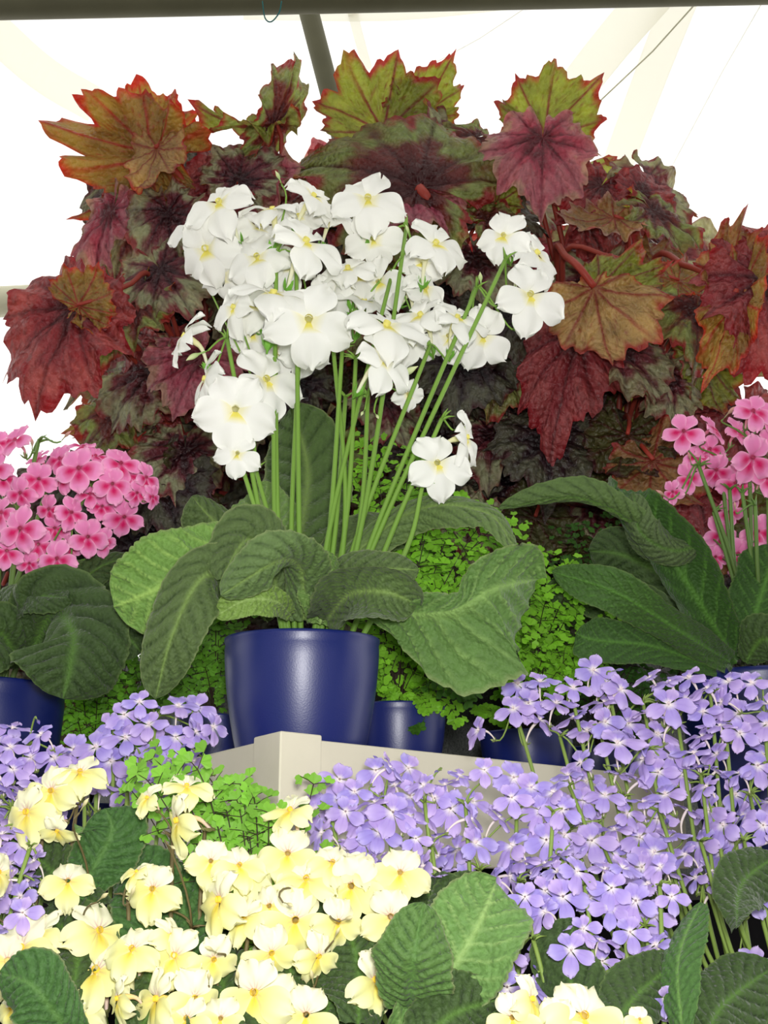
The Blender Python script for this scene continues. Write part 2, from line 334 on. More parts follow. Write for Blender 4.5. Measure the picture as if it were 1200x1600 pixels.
# ---------------------------------------------------------------- felted strap leaves
GT = dict(top=(82, 102, 56), vein=(42, 60, 30), mid=(120, 146, 76), under=(104, 136, 68), uvein=(150, 178, 104), edge=(128, 140, 92))  # top vein tones also carry painted shade of the quilt valleys
def strap_leaf(parent, pts, wid, roll=(0, 0), curl=0.25, under=False, nv=11, peak=0.55, wave=0.2, cols=GT, base=0.12, seed=None, gain=1.0, tipsharp=0.5, lo=None, hi=None):
    seed = rnd.randrange(1000) if seed is None else seed
    NS, NT = 64, 14
    pp = [P(*p) for p in pts]; cur = spline(pp, NS); T = np.gradient(cur, axis=0); T /= np.linalg.norm(T, axis=1)[:, None]
    w = S(pts[len(pts)//2][0], pts[len(pts)//2][1], pts[len(pts)//2][2], wid)
    s = np.linspace(0, 1, NS+1)
    up = np.where(s < peak, base+(1-base)*np.sin(np.clip(s/peak, 0, 1)*PI/2)**1.3, np.clip(1-((s-peak)/(1-peak))**(2+tipsharp), 0, 1)**0.55)
    up[-1] = 0.02
    Vv = np.array(CAM)-cur; S0 = np.cross(T, Vv); S0 /= np.linalg.norm(S0, axis=1)[:, None]; N0 = np.cross(S0, T)
    rr = np.radians(np.interp(s, np.linspace(0, 1, len(roll)), roll))
    SD = S0*np.cos(rr)[:, None]+N0*np.sin(rr)[:, None]; NN = -S0*np.sin(rr)[:, None]+N0*np.cos(rr)[:, None]
    sg = -1 if under else 1
    V = []; C = []; C2 = []
    tt = np.linspace(-1, 1, 2*NT+1)
    Sg, Tg = np.meshgrid(s, tt, indexing='ij')
    scal = 1+0.05*np.abs(np.sin(Sg*nv*2.0*PI+seed))+0.05*np.sin(Sg*9+seed+Tg)+.05*np.sin(Sg*17+seed*2+2*np.sign(Tg))
    W_ = w*up[:, None]*scal
    if lo is not None:      # outline wider or narrower on either side of the midrib
        W_ = W_*np.where(Tg > 0, np.interp(Sg, np.linspace(0, 1, len(lo)), lo), np.interp(Sg, np.linspace(0, 1, len(hi)), hi))
    x = W_*Tg*np.cos(curl*Tg*0.8)
    ph = Sg*nv-np.abs(Tg)**.9*2.2*np.clip(up[:, None]+.3, 0, 1)+0.15*np.sin(seed+Tg*3)
    ch = np.abs(np.sin(ph*PI+.25*wob(Sg*4, Tg*2, seed+6, 3.0))); quilt = ch**0.5
    fine = 0.5+0.5*wob(Sg*6, Tg*2, seed, 6.0)
    midz = np.exp(-(Tg/0.06)**2)
    z = w*.05*wob(Sg*3, Tg, seed+1, 3.0)-curl*W_*Tg**2*0.9+w*0.13*gain*(quilt-0.6)*(1-np.exp(-(Tg/0.15)**2))*np.clip(up[:, None]*1.5, 0, 1)+w*wave*np.sin(Sg*7.5+seed+1.5*np.sign(Tg))*Tg**2+w*0.012*fine-w*0.05*midz
    z = z*sg
    Vt = cur[:, None, :]+SD[:, None, :]*x[..., None]+NN[:, None, :]*z[..., None]
    V = Vt.reshape(-1, 3)
    vein = np.clip(1-ch*2.6, 0, 1)*(1-np.abs(Tg)**6); mid = np.exp(-(Tg/(0.05+0.06*(1-Sg)))**2)
    edge = smoothstep(0.95, 1.0, np.abs(Tg))
    ret = np.clip(np.abs(wob(Sg*9, Tg*3, seed+3, 9.0))*2, 0, 1)
    def blend(b, v, m, e):
        c = L3(b)[None, None]*(0.82+0.18*quilt+0.16*(fine-0.5))[..., None]  # base darkened in the quilt valleys, crease shade put into the colour
        c = c*(1-0.18*(1-ret))[..., None]
        c = c*(1-0.75*vein[..., None])+L3(v)*0.75*vein[..., None]; c = c*(1-0.8*mid[..., None])+L3(m)*0.8*mid[..., None]
        return c*(1-0.6*edge[..., None])+L3(e)*0.6*edge[..., None]
    C = blend(cols['top'], cols['vein'], cols['mid'], cols['edge']).reshape(-1, 3); C2 = blend(cols['under'], cols['uvein'], cols['uvein'], cols['edge']).reshape(-1, 3)
    n = 2*NT+1
    i, j = np.meshgrid(np.arange(NS), np.arange(n-1), indexing='ij'); a = (i*n+j).ravel()
    Fc = np.stack([a, a+1, a+n+1, a+n], 1) if not under else np.stack([a, a+n, a+n+1, a+1], 1)
    # front face must look along +NN: x grows with SD, s grows with T -> SD x T = -... choose by test
    nrm = np.cross(Vt[NS//2, NT+1]-Vt[NS//2, NT], Vt[NS//2+1, NT]-Vt[NS//2, NT])
    want = NN[NS//2]*(1 if not under else -1)
    if np.dot(nrm, want)*(1 if not under else -1) < 0: Fc = Fc[:, ::-1]
    return obj('leaf', mesh('leaf', V, Fc, M['strep'], C, C2), parent)

# ---------------------------------------------------------------- flowers (unit diameter, facing +Z, up +Y, throat at origin)
def corolla(kind, seed):
    r = random.Random(seed); mb = MB()
    K = {'white': dict(r0=.042, tube=.62, bend=-.22, up=.46, lo=.54, wu=.185, wl=.215, droop=.16, ruf=.055),
         'yellow': dict(r0=.045, tube=.55, bend=-.18, up=.44, lo=.54, wu=.185, wl=.215, droop=.16, ruf=.06),
         'pink': dict(r0=.038, tube=.50, bend=-.14, up=.46, lo=.53, wu=.175, wl=.19, droop=.10, ruf=.03),
         'purple': dict(r0=.026, tube=.62, bend=-.10, up=.38, lo=.55, wu=.14, wl=.16, droop=.06, ruf=.02)}[kind]
    spec = [(62, K['up'], K['wu'], 0), (118, K['up'], K['wu'], 1), (-22, K['lo'], K['wl'], 2), (202, K['lo'], K['wl'], 3), (270, K['lo']*1.02, K['wl'], 4)]
    NU, NV = 11, 10
    for ang, Lp_, Wp, idx in spec:
        th = math.radians(ang+r.uniform(-5, 5)); Lp_ *= r.uniform(.93, 1.05); Wp *= r.uniform(.92, 1.06)
        lean = r.uniform(-.16, .22); ph = r.uniform(0, 6); a = r.uniform(.6, 1.3)
        d = np.array([math.cos(th), math.sin(th), 0]); q = np.array([-math.sin(th), math.cos(th), 0])
        u = np.linspace(0, 1, NU+1); v = np.linspace(-1, 1, 2*NV//2+1)
        U, Vg = np.meshgrid(u, v, indexing='ij')
        b0 = K['r0']*0.75/Wp
        if kind == 'purple': sh = np.where(U < .66, b0+(1-b0)*np.sin(np.clip(U/.66, 0, 1)*PI/2)**1.15, np.sqrt(np.clip(1-((U-.66)/.34)**2.4, 0, 1)))
        else: sh = np.where(U < .60, b0+(1-b0)*np.sin(np.clip(U/.6, 0, 1)*PI/2)**0.9, np.sqrt(np.clip(1-((U-.60)/.40)**2.4, 0, 1)))
        sh[-1] = 0.25
        wv = 1+(0.03 if kind != 'yellow' else .045)*np.sin(Vg*9+ph)*U
        R = K['r0']*.85+(Lp_-K['r0'])*U*(1-0.10*np.abs(Vg)**2*U)*np.where(U > .9, 1-0.03*(1-np.abs(Vg)), 1)*wv
        X = Wp*sh*Vg
        Z = 0.05*np.sin(np.clip(U*2, 0, 1)*PI/2)-.05-K['droop']*U**2*a+lean*U*.5-0.10*Wp*4*(np.abs(Vg)*sh)**2*.25+K['ruf']*np.sin(Vg*5+ph)*U**2+0.02*np.sin(U*8+ph)*Vg**2
        Z += 0.004*(idx % 2)+0.003*idx*U
        Vt = d*R[..., None]+q*X[..., None]+np.array([0, 0, 1])*Z[..., None]
        lower = idx >= 2; o1 = np.ones_like(U)[..., None]
        def mixc(c, k, f): return c*(1-f[..., None])+L3(k)*f[..., None]
        if kind == 'white':
            c = o1*L3((246, 246, 240))
            if idx in (2, 3, 4): c = mixc(c, (240, 228, 90), np.clip(1.5-U/.17, 0, 1)*(0.95 if idx == 4 else .35))
            else: c = mixc(c, (232, 234, 190), np.clip(1-U/.12, 0, 1)*.3)
        elif kind == 'yellow':
            c = o1*L3((243, 242, 210)) if not lower else o1*L3((240, 241, 176))
            c = mixc(c, (247, 240, 206), smoothstep(.5, 1, U)*.5)
            if lower: c = mixc(c, (248, 224, 20), np.clip(1.15-U/.6, 0, 1)*np.clip(1.1-np.abs(Vg)*1.0, 0, 1)**.7*(1.0 if idx == 4 else .55))
            st = np.clip(np.cos(Vg*PI*3.2), 0, 1)**6*np.clip(1-U/.38, 0, 1)
            c = mixc(c, (186, 116, 156), st*(.8 if not lower else .3))
            c = mixc(c, (216, 150, 160), np.clip(1-U/.12, 0, 1)*(.4 if not lower else .2))
        elif kind == 'pink':
            c = o1*L3((238, 142, 196)); c = mixc(c, (247, 180, 214), smoothstep(.6, 1, np.maximum(U, np.abs(Vg)*.95)))
            f = np.clip(1-np.abs(U-.28)/.34, 0, 1)**.7*np.clip(1.05-np.abs(Vg)*1.0, 0, 1)
            c = mixc(c, (208, 20, 96), np.clip(f*1.3, 0, 1)*(1.0 if lower else .12))
            c = mixc(c, (170, 30, 70), np.clip(1-U/.12, 0, 1)*.7)
        else:
            pk = r.random(); c = o1*L3((156+24*pk, 142+14*pk, 214)); c = mixc(c, (190+18*pk, 178+8*pk, 230), smoothstep(.5, 1, U))
            c = mixc(c, (244, 238, 226), np.clip(1-U/.26, 0, 1))
            st = np.clip(np.cos(Vg*PI*2.4), 0, 1)**4*np.clip(1-np.abs(U-.3)/.3, 0, 1); c = mixc(c, (136, 104, 196), st*.35)
        n = c.shape[1]; i, j = np.meshgrid(np.arange(NU), np.arange(n-1), indexing='ij'); aa = (i*n+j).ravel()
        mb.add(Vt.reshape(-1, 3), np.stack([aa, aa+n, aa+n+1, aa+1], 1).tolist(), c.reshape(-1, 3))
    # tube
    Lt = K['tube']; e = np.array([0, K['bend'], -Lt])
    if kind == 'purple': cp = [(0, 0, 0.0), (0, .03, -.14), (0, .035, -.34), (0, -.03, -.52), tuple(e)]
    else: cp = [(0, 0, -.005), (0, .01, -.18), (0, -.02, -.38), tuple(e)]
    cv = spline(cp, 12); r0 = K['r0']
    rad = [r0*(1.0 if i < 2 else 1.0-.05*i)*(1.5 if i in (3, 4, 5, 6) else 1.3 if i in (2, 7, 8) else 1.2 if i > 8 else 1) for i in range(13)]
    tc = {'white': ((236, 228, 130), (244, 244, 226)), 'yellow': ((250, 220, 70), (234, 208, 200)), 'pink': ((190, 70, 110), (238, 176, 186)), 'purple': ((238, 226, 226), (246, 236, 222))}[kind]
    mb.tube(cv, r0, n=9, cap=False, c=L3(tc[0]), c1=L3(tc[1]), rad=rad)
    me = mb.build('flower', M['petal' if kind in ('white', 'yellow') else 'petal2'])
    return me, Vector(e)
def calyx_mesh(e, r0, col, kind):
    mb = MB(); base = Vector(e)+Vector((0, -.015, -.03)); ax = (Vector(e)-Vector((0, 0, -.1))).normalized()
    u = ax.cross(Vector((1, 0, 0))).normalized(); w = ax.cross(u)
    ln = .16 if kind != 'purple' else .10
    for k in range(5):
        a = 2*PI*k/5; dd = u*math.cos(a)+w*math.sin(a); sd = ax.cross(dd)
        p0 = base; V = []
        for t, ww in ((0, .02), (.35, .032), (.7, .022), (1, .002)):
            c = p0-ax*(ln*t)+dd*(r0*(.35+1.5*math.sin(min(1, t*1.6)*PI/2)*.6)+.03*t*t)
            V += [c-sd*ww, c+sd*ww]
        mb.add(V, [(0, 1, 3, 2), (2, 3, 5, 4), (4, 5, 7, 6)], L3(col))
    mb.tube([base+ax*.05, base-ax*.02, base-ax*.05], .012, .03, n=6, c=L3(col))
    return mb.build('calyx', M['stem'])
FL = {}
CC = {'white': (112, 170, 60), 'yellow': (110, 110, 66), 'pink': (112, 140, 76), 'purple': (130, 144, 84)}
for kd, nvn in (('white', 7), ('yellow', 7), ('pink', 6), ('purple', 8)):
    FL[kd] = []
    for i in range(nvn):
        me, e = corolla(kd, 50+i); FL[kd].append((me, e, calyx_mesh(e, .05, CC[kd], kd)))
def bud_mesh(kind):
    mb = MB(); L_ = 14
    c0 = {'white': (236, 240, 190), 'yellow': (236, 226, 176), 'pink': (236, 170, 170), 'purple': (118, 96, 190)}[kind]
    pr = [.004, .02, .03, .028, .03, .045, .075, .09, .095, .085, .06, .03, .008]
    cv = [Vector((0, .35*math.sin(t*1.2), .75*t)) for t in [i/12 for i in range(13)]]
    mb.tube(cv, 1, n=8, rad=pr, c=L3(CC[kind]), c1=L3(c0)); return mb.build('bud', M['petal2'])
BUD = {k: bud_mesh(k) for k in FL}
def rotf(f, roll):
    f = Vector(f).normalized(); up = Vector((0, 0, 1)); up = (up-f*up.dot(f)).normalized() if abs(f.z) < .97 else Vector((0, 1, 0))
    x = up.cross(f).normalized(); up = f.cross(x)
    R = Matrix((x, up, f)).transposed(); return R @ Matrix.Rotation(roll, 3, 'Z')
class Plant:
    """collects stalks, then gives every flower a pedicel from the nearest stalk head"""
    def __init__(s, root, kind, base, stalk_col, col1, r=.0022):
        s.root, s.kind, s.base = root, kind, base; s.stalks = []; s.c0, s.c1, s.r = L3(stalk_col), L3(col1), r
    def stalk(s, top, base=None, mid=None, r=None):
        b = Vector(base) if base is not None else Vector(s.base)+Vector((rnd.uniform(-.03, .03), rnd.uniform(-.02, .02), 0))
        top = Vector(top); m = Vector(mid) if mid is not None else b.lerp(top, .55)+Vector((rnd.uniform(-.006, .006), 0, 0))
        s.stalks.append([b, m, top, r or s.r, []])
    def flower(s, pos, D, f, roll=0.0, kind=None):
        me, e, cal = rnd.choice(FL[s.kind])
        R = rotf(f, roll); Mx = Matrix.Translation(Vector(pos)-s.root.location) @ R.to_4x4() @ Matrix.Scale(D, 4)
        o = obj('flower', me, s.root, Mx)
        c = obj('calyx', cal, o, Matrix.Identity(4))
        end = Vector(pos)+R @ (Vector(e)*1.06)*D; back = (R @ (e-Vector((0, 0, -.1)))).normalized()
        s.ped(end, back, D)
    def ped(s, end, back, D):
        k = min(s.stalks, key=lambda t: (t[2]-end).length+ (0.04 if t[2].z > end.z+.05 else 0)); k[4].append((end, back))
    def bud(s, pos, size, d):
        R = rotf(d, rnd.uniform(-.4, .4)); Mx = Matrix.Translation(Vector(pos)-s.root.location) @ R.to_4x4() @ Matrix.Scale(size, 4)
        obj('bud', BUD[s.kind], s.root, Mx); s.ped(Vector(pos), -(Vector(d).normalized()), size)
    def finish(s):
        for b, m, top, r, peds in s.stalks:
            mb = MB(); main = spline([b, m, top], 14); mb.tube(main, r*1.15, r*.85, n=7, c=s.c0, c1=s.c1)
            for end, back in peds:
                dist = (end-top).length; j = top
                if dist > .10:        # branch from lower on the stalk so that pedicels stay short and upright
                    k = min(13, max(7, int(14-dist*40))); j = Vector(main[k])
                pts = bez(j, j+Vector((0, 0, .35*dist))+(end-j)*.15, end+back*min(.3*dist, .02), end, 8)
                mb.tube(pts, r*.5, r*.36, n=5, c=s.c1)
            for k in range(3):        # small bracts at the head
                dd = Vector((rnd.uniform(-1, 1), rnd.uniform(-1, .2), rnd.uniform(.1, .8))).normalized(); mb.tube([top, top+dd*r*3, top+dd*r*6+Vector((0, 0, -r))], r*.8, r*.1, n=4, c=s.c1)
            o = mb.build('flower_stalk', M['stem']); obj('flower_stalk', o, s.root)
def fv(dx, dz, back=1.0): return Vector((dx, -back, dz))

# ================================================================ the white plant on the trough corner
wl = P(470, 1150, 1.09); wl.z = DK
HP = P(470, 978, 1.03).z-DK-0.002
white = plant_root('potted_cape_primrose', wl, 'white flowering cape primrose in a navy blue pot on the trough corner', 'potted plant', S(470, 985, 1.09, 120), HP, tilt=0.05)
crown = Vector((wl.x, wl.y, wl.z+HP*.95))
def leafset(root, rows):
    for r in rows:
        strap_leaf(root, *r[:2], **(r[2] if len(r) > 2 else {}))
GL = dict(GT, under=(104, 138, 70)); GD = dict(top=(62, 84, 42), vein=(30, 46, 22), mid=(84, 120, 50), under=(52, 84, 34), uvein=(84, 130, 50), edge=(98, 118, 66))
leafset(white, [
    ([(455, 960, 1.12), (470, 840, 1.17), (480, 730, 1.22), (455, 635, 1.24)], 68, dict(roll=(0, 10), curl=.2, under=False, peak=.6, cols=dict(GT, top=(74, 98, 48)))),
    ([(440, 965, 1.12), (410, 880, 1.14), (350, 830, 1.14), (300, 775, 1.12)], 46, dict(roll=(20, -40), curl=.7, peak=.6)),
    ([(440, 950, 1.10), (420, 830, 1.15), (400, 760, 1.2)], 50, dict(roll=(0, 10), curl=.2, under=True)),
    ([(430, 962, 1.12), (380, 880, 1.10), (300, 895, 1.06), (235, 925, 1.05), (178, 948, 1.06)], 78, dict(roll=(0, 0), curl=.05, under=True, peak=.62, base=.25, cols=dict(GT, under=(112, 150, 72), uvein=(160, 196, 100)))),
    ([(430, 965, 1.10), (400, 900, 1.06), (320, 900, 1.0), (270, 990, .99), (243, 1092, 1.01)], 50, dict(roll=(10, 0, -15, 10), curl=.3, peak=.6, base=.3, nv=13)),
    ([(440, 962, 1.08), (420, 880, 1.05), (385, 845, 1.03), (345, 905, 1.0)], 55, dict(roll=(0, 20), curl=.6, peak=.55, base=.4)),
    ([(455, 962, 1.05), (430, 940, 1.01), (385, 938, .99), (338, 962, 1.0)], 26, dict(roll=(0, 0), curl=.3, under=True, base=.4, cols=dict(GT, under=(120, 150, 70)))),
    ([(475, 970, 1.06), (470, 890, 1.02), (430, 880, .97), (345, 930, .97)], 50, dict(roll=(0, 40, 10), curl=.5, peak=.45, base=.5, cols=dict(GT, top=(92, 116, 66), under=(96, 128, 66)))),
    ([(500, 975, 1.06), (510, 920, 1.04), (500, 860, 1.03)], 42, dict(roll=(0, 30), curl=.5, peak=.5, base=.5, under=True)),
    ([(510, 970, 1.05), (545, 930, 1.0), (600, 925, .97), (655, 945, .98)], 52, dict(roll=(10, -10), curl=-.9, peak=.5, base=.5, under=False, cols=dict(GT, top=(84, 106, 58)))),
    ([(500, 972, 1.06), (530, 900, 1.03), (600, 890, 1.0), (655, 890, 1.0)], 34, dict(roll=(10, 20), curl=.4, peak=.5, base=.4)),
    ([(500, 950, 1.07), (600, 958, 1.0), (700, 955, .96), (770, 920, .95), (842, 905, .99)], 92, dict(roll=(-5, -8, -10, -10), curl=.15, under=True, peak=.62, base=.05, lo=(.2, .35, .9, 1.5, 1.55, 1.2, 1.0), hi=(.2, .35, .45, .4, .2, .55, .9, 1.1), nv=12, gain=1.3, wave=.2, cols=dict(GT, under=(86, 118, 58), uvein=(124, 156, 84)))),
    ([(500, 960, 1.10), (560, 860, 1.12), (660, 795, 1.1), (760, 800, 1.06), (806, 858, 1.05)], 34, dict(roll=(20, 35, 40, 40), curl=.5, peak=.55, base=.5, cols=dict(GT, top=(96, 120, 66)))),
    ([(490, 955, 1.12), (520, 880, 1.16), (580, 830, 1.18), (650, 840, 1.2)], 40, dict(roll=(0, 20), curl=.4)),
])
pw = Plant(white, 'white', crown, (92, 128, 44), (122, 160, 66), .0026)
Yw = 1.10
for (tx, ty, bx, by, dy) in [(432, 395, 428, 900, .0), (463, 400, 468, 900, .0), (468, 540, 452, 905, .01), (520, 535, 545, 860, .02), (535, 545, 512, 880, .0), (556, 560, 540, 850, .01), (600, 610, 560, 850, 0),
                             (612, 430, 500, 880, .03), (635, 355, 560, 870, .03), (672, 540, 540, 880, -.01), (790, 405, 560, 900, -.02), (690, 655, 600, 860, -.02), (660, 760, 630, 880, -.02), (380, 735, 432, 905, -.02), (400, 735, 440, 890, -.01), (430, 520, 436, 900, .0), (355, 530, 425, 905, -.02), (575, 620, 560, 860, .01), (745, 450, 560, 890, -.01), (540, 620, 520, 880, .02)]:
    mid = P(bx*.45+tx*.55+ (8 if tx > bx else -4), by*.45+ty*.55+6, Yw+dy)
    pw.stalks.append([crown+Vector(((bx-470)*.0003, -.01, -.01)), P(bx, by, 1.07), P(tx, ty, Yw+dy), .0026, []])
    pw.stalks[-1][1] = P(bx*.8+tx*.2, by*.8+ty*.2, 1.08)
WF = [(340, 312, 100, -.3, .1, 0), (318, 388, 108, -.5, -.3, .03), (362, 388, 92, .5, -.2, .05), (425, 322, 84, -.2, .9, .0), (492, 302, 86, .5, .8, .02), (480, 372, 108, .4, .3, -.02),
      (575, 306, 106, -.1, .1, 0), (582, 372, 90, .1, -.4, .04), (683, 376, 98, .15, .05, 0), (668, 448, 80, .9, -.3, .05), (543, 415, 84, .1, .3, .03), (786, 366, 78, -.2, .15, 0), (842, 392, 100, .9, .5, .02), (830, 458, 100, .2, -.2, -.01),
      (428, 452, 112, .1, .9, -.02), (362, 478, 84, -.7, .3, .02), (284, 522, 84, -1.6, .9, 0), (483, 496, 122, .0, .1, -.04), (316, 590, 88, -1.8, .2, 0), (368, 638, 110, .05, .0, -.04), (418, 590, 108, .7, -.1, -.01), (371, 707, 64, .1, -.15, -.03),
      (480, 548, 78, .2, -.5, .06), (440, 545, 76, -.3, -.3, .07), (606, 502, 116, .3, .4, -.02), (655, 488, 88, -.3, .5, .01), (602, 558, 94, .7, .2, -.03), (638, 616, 48, .2, -.7, .02), (757, 524, 92, .2, -.4, .02), (716, 492, 84, .4, .7, .0),
      (684, 722, 92, .3, -.3, -.02), (733, 682, 80, 1.7, .3, -.01), (400, 398, 92, -.4, .2, .01), (520, 442, 80, -.7, .2, .05), (570, 466, 84, .5, .9, .05), (450, 410, 84, .2, -.1, .04), (395, 520, 80, -.2, -.5, .05), (625, 440, 78, -.4, .6, .05), (380, 440, 90, -.5, .0, .05), (700, 524, 76, -.2, -.2, .04), (465, 335, 84, -.3, .2, .05), (405, 350, 84, .3, .1, .05), (520, 330, 78, .3, .5, .05), (395, 470, 86, .2, .2, .03), (510, 470, 84, .1, -.4, .05), (560, 430, 84, .3, .1, .06), (640, 525, 84, -.1, -.2, .04), (590, 440, 78, -.4, -.3, .05), (660, 410, 70, .2, -.6, .05), (300, 350, 84, -.4, .2, .05), (345, 430, 84, -.3, -.4, .05)]
for (x, y, d, dx, dz, dy) in WF:
    pw.flower(P(x, y, Yw+dy-.015), S(x, y, Yw, d)*1.19, fv(dx*1.35+rnd.uniform(-.3, .3), dz*1.3+rnd.uniform(-.3, .35)), rnd.uniform(-.3, .3))
for x, y, sz, dx, dz in [(752, 448, 34, -.1, 1), (776, 478, 46, 1, .3), (440, 288, 30, -.6, .6), (612, 600, 60, 1, .1), (708, 672, 36, .8, -.4), (325, 548, 48, -.6, -1), (570, 640, 26, -.2, -1), (585, 645, 26, .2, -1), (640, 372, 26, -.4, .4)]:
    pw.bud(P(x, y, Yw-.01), S(x, y, Yw, sz), fv(dx, dz, .3))
pw.finish()

# ================================================================ pink plants left and right
def pinkplant(loc, label, H, R, flowers, heads, leaves, Y, bcol, tops):
    root = plant_root('potted_cape_primrose', loc, label, 'potted plant', R, H); cr = loc+Vector((0, 0, H*.95))
    leafset(root, leaves); p = Plant(root, 'pink', cr, bcol, (104, 138, 66), .0026)
    for h in heads:
        p.stalks.append([cr+Vector((rnd.uniform(-.03, .03), rnd.uniform(-.02, .02), 0)), (cr+P(*h))/2+Vector((rnd.uniform(-.01, .01), 0, 0)), P(*h), .0028, []])
    for (x, y, d, dx, dz, dy) in flowers: p.flower(P(x, y, Y+dy), S(x, y, Y, d)*1.1, fv(dx*1.3+rnd.uniform(-.3, .3), dz+rnd.uniform(-.3, .3)), rnd.uniform(-.2, .2))
    for (x, y, s_, dx, dz) in tops: p.bud(P(x, y, Y-.01), S(x, y, Y, s_), fv(dx, dz, .3))
    p.finish(); return root
ll = P(-30, 1150, 1.22); ll.z = TZ
HL = P(40, 1060, 1.16).z-TZ
PF = [(22, 685, 62, -.3, .5, 0), (-5, 690, 50, .2, .2, 0), (122, 730, 72, 0, .1, -.03), (60, 748, 58, -.1, -.2, 0), (30, 770, 56, -.1, -.3, 0), (5, 745, 56, .3, .2, .02), (190, 722, 66, .7, .2, 0), (176, 755, 60, .4, -.2, -.02), (230, 745, 52, 1.2, 0, 0), (240, 775, 40, 1.2, -.3, 0), (215, 770, 44, .8, -.3, 0),
      (113, 800, 56, .6, -.2, -.01), (138, 838, 64, .5, -.3, 0), (30, 825, 74, 0, .1, -.03), (88, 872, 62, .05, 0, -.03), (195, 808, 66, .5, -.7, .03), (75, 795, 50, -.4, -.2, .02), (60, 850, 56, .3, -.4, .02), (92, 715, 56, -.3, .4, .03), (150, 710, 52, .3, .8, .02), (10, 860, 54, -.1, -.2, 0), (45, 880, 40, -.3, -.6, .02), (98, 745, 56, -.5, 0, .02),
      (0, 800, 56, -.3, 0, 0), (160, 790, 48, .2, -.1, .03), (130, 695, 46, .1, 1, .03), (85, 825, 50, .2, -.3, .03), (162, 845, 50, .8, -.5, .03), (60, 715, 44, -.5, .7, .03), (-10, 730, 60, 0, 0, 0), (140, 770, 50, -.2, .3, .02), (200, 740, 56, .3, .6, .03), (108, 855, 44, -.3, -.1, .03)]
pinkplant(ll, 'pink flowering cape primrose in a navy blue pot at the left edge', HL, S(0, 1065, 1.22, 122), PF,
          [(70, 775, 1.24), (140, 760, 1.25), (30, 800, 1.22), (110, 820, 1.24), (10, 740, 1.24), (60, 690, 1.22), (170, 790, 1.25)],
          [([(40, 1040, 1.2), (80, 960, 1.15), (112, 985, 1.1), (110, 1040, 1.08), (98, 1092, 1.08)], 86, dict(roll=(0, 0), curl=.3, peak=.55, base=.6, gain=1.5, cols=GD)),
           ([(20, 1040, 1.22), (0, 960, 1.2), (40, 930, 1.15), (108, 935, 1.12)], 36, dict(roll=(30, 40), curl=.5, base=.4, cols=GD)),
           ([(40, 1030, 1.24), (90, 950, 1.24), (150, 890, 1.25), (205, 868, 1.25)], 26, dict(roll=(20, 30), curl=.2, base=.4, cols=GD)),
           ([(50, 1030, 1.22), (120, 960, 1.2), (190, 990, 1.16), (222, 1020, 1.16)], 44, dict(roll=(0, 0), curl=.3, base=.4, cols=GD)),
           ([(30, 1040, 1.2), (0, 990, 1.15), (-40, 1050, 1.12)], 50, dict(roll=(0, 0), curl=.3, base=.5, cols=GD)),
           ([(20, 1030, 1.25), (60, 930, 1.27), (130, 920, 1.28), (180, 950, 1.28)], 44, dict(roll=(0, 20), curl=.3, base=.5, cols=GD))],
          1.2, (74, 92, 44), [(50, 705, 26, -.3, .6), (95, 690, 28, .9, .4), (70, 870, 24, -.2, -.6)])
rl = P(1195, 1150, 1.41); rl.z = TZ
HR = P(1180, 1042, 1.33).z-TZ
RF = [(1068, 672, 64, -.3, .1, -.03), (1115, 668, 56, .9, .5, 0), (1178, 640, 66, .1, .2, -.04), (1205, 650, 56, .3, .1, -.02), (1178, 715, 78, .1, -.3, -.03), (1155, 672, 56, .2, .3, .02), (1075, 745, 54, -.8, -.5, .02), (1050, 768, 40, -1.2, -.4, 0), (1120, 735, 60, -.1, -.8, .02), (1150, 755, 60, .1, -.8, .03), (1110, 700, 54, .1, .1, .03), (1200, 745, 60, .3, -.1, 0),
      (1128, 835, 66, 0, -.6, .12), (1155, 865, 62, .2, -.5, .13), (1118, 870, 48, -.2, -.5, .13), (1185, 830, 66, .1, -.3, .13), (1200, 870, 60, .1, -.3, .13), (1140, 800, 52, 0, -.5, .1), (1090, 712, 48, -.5, .3, .03), (1210, 690, 60, .2, .1, 0), (1165, 890, 60, 0, -.5, .14)]
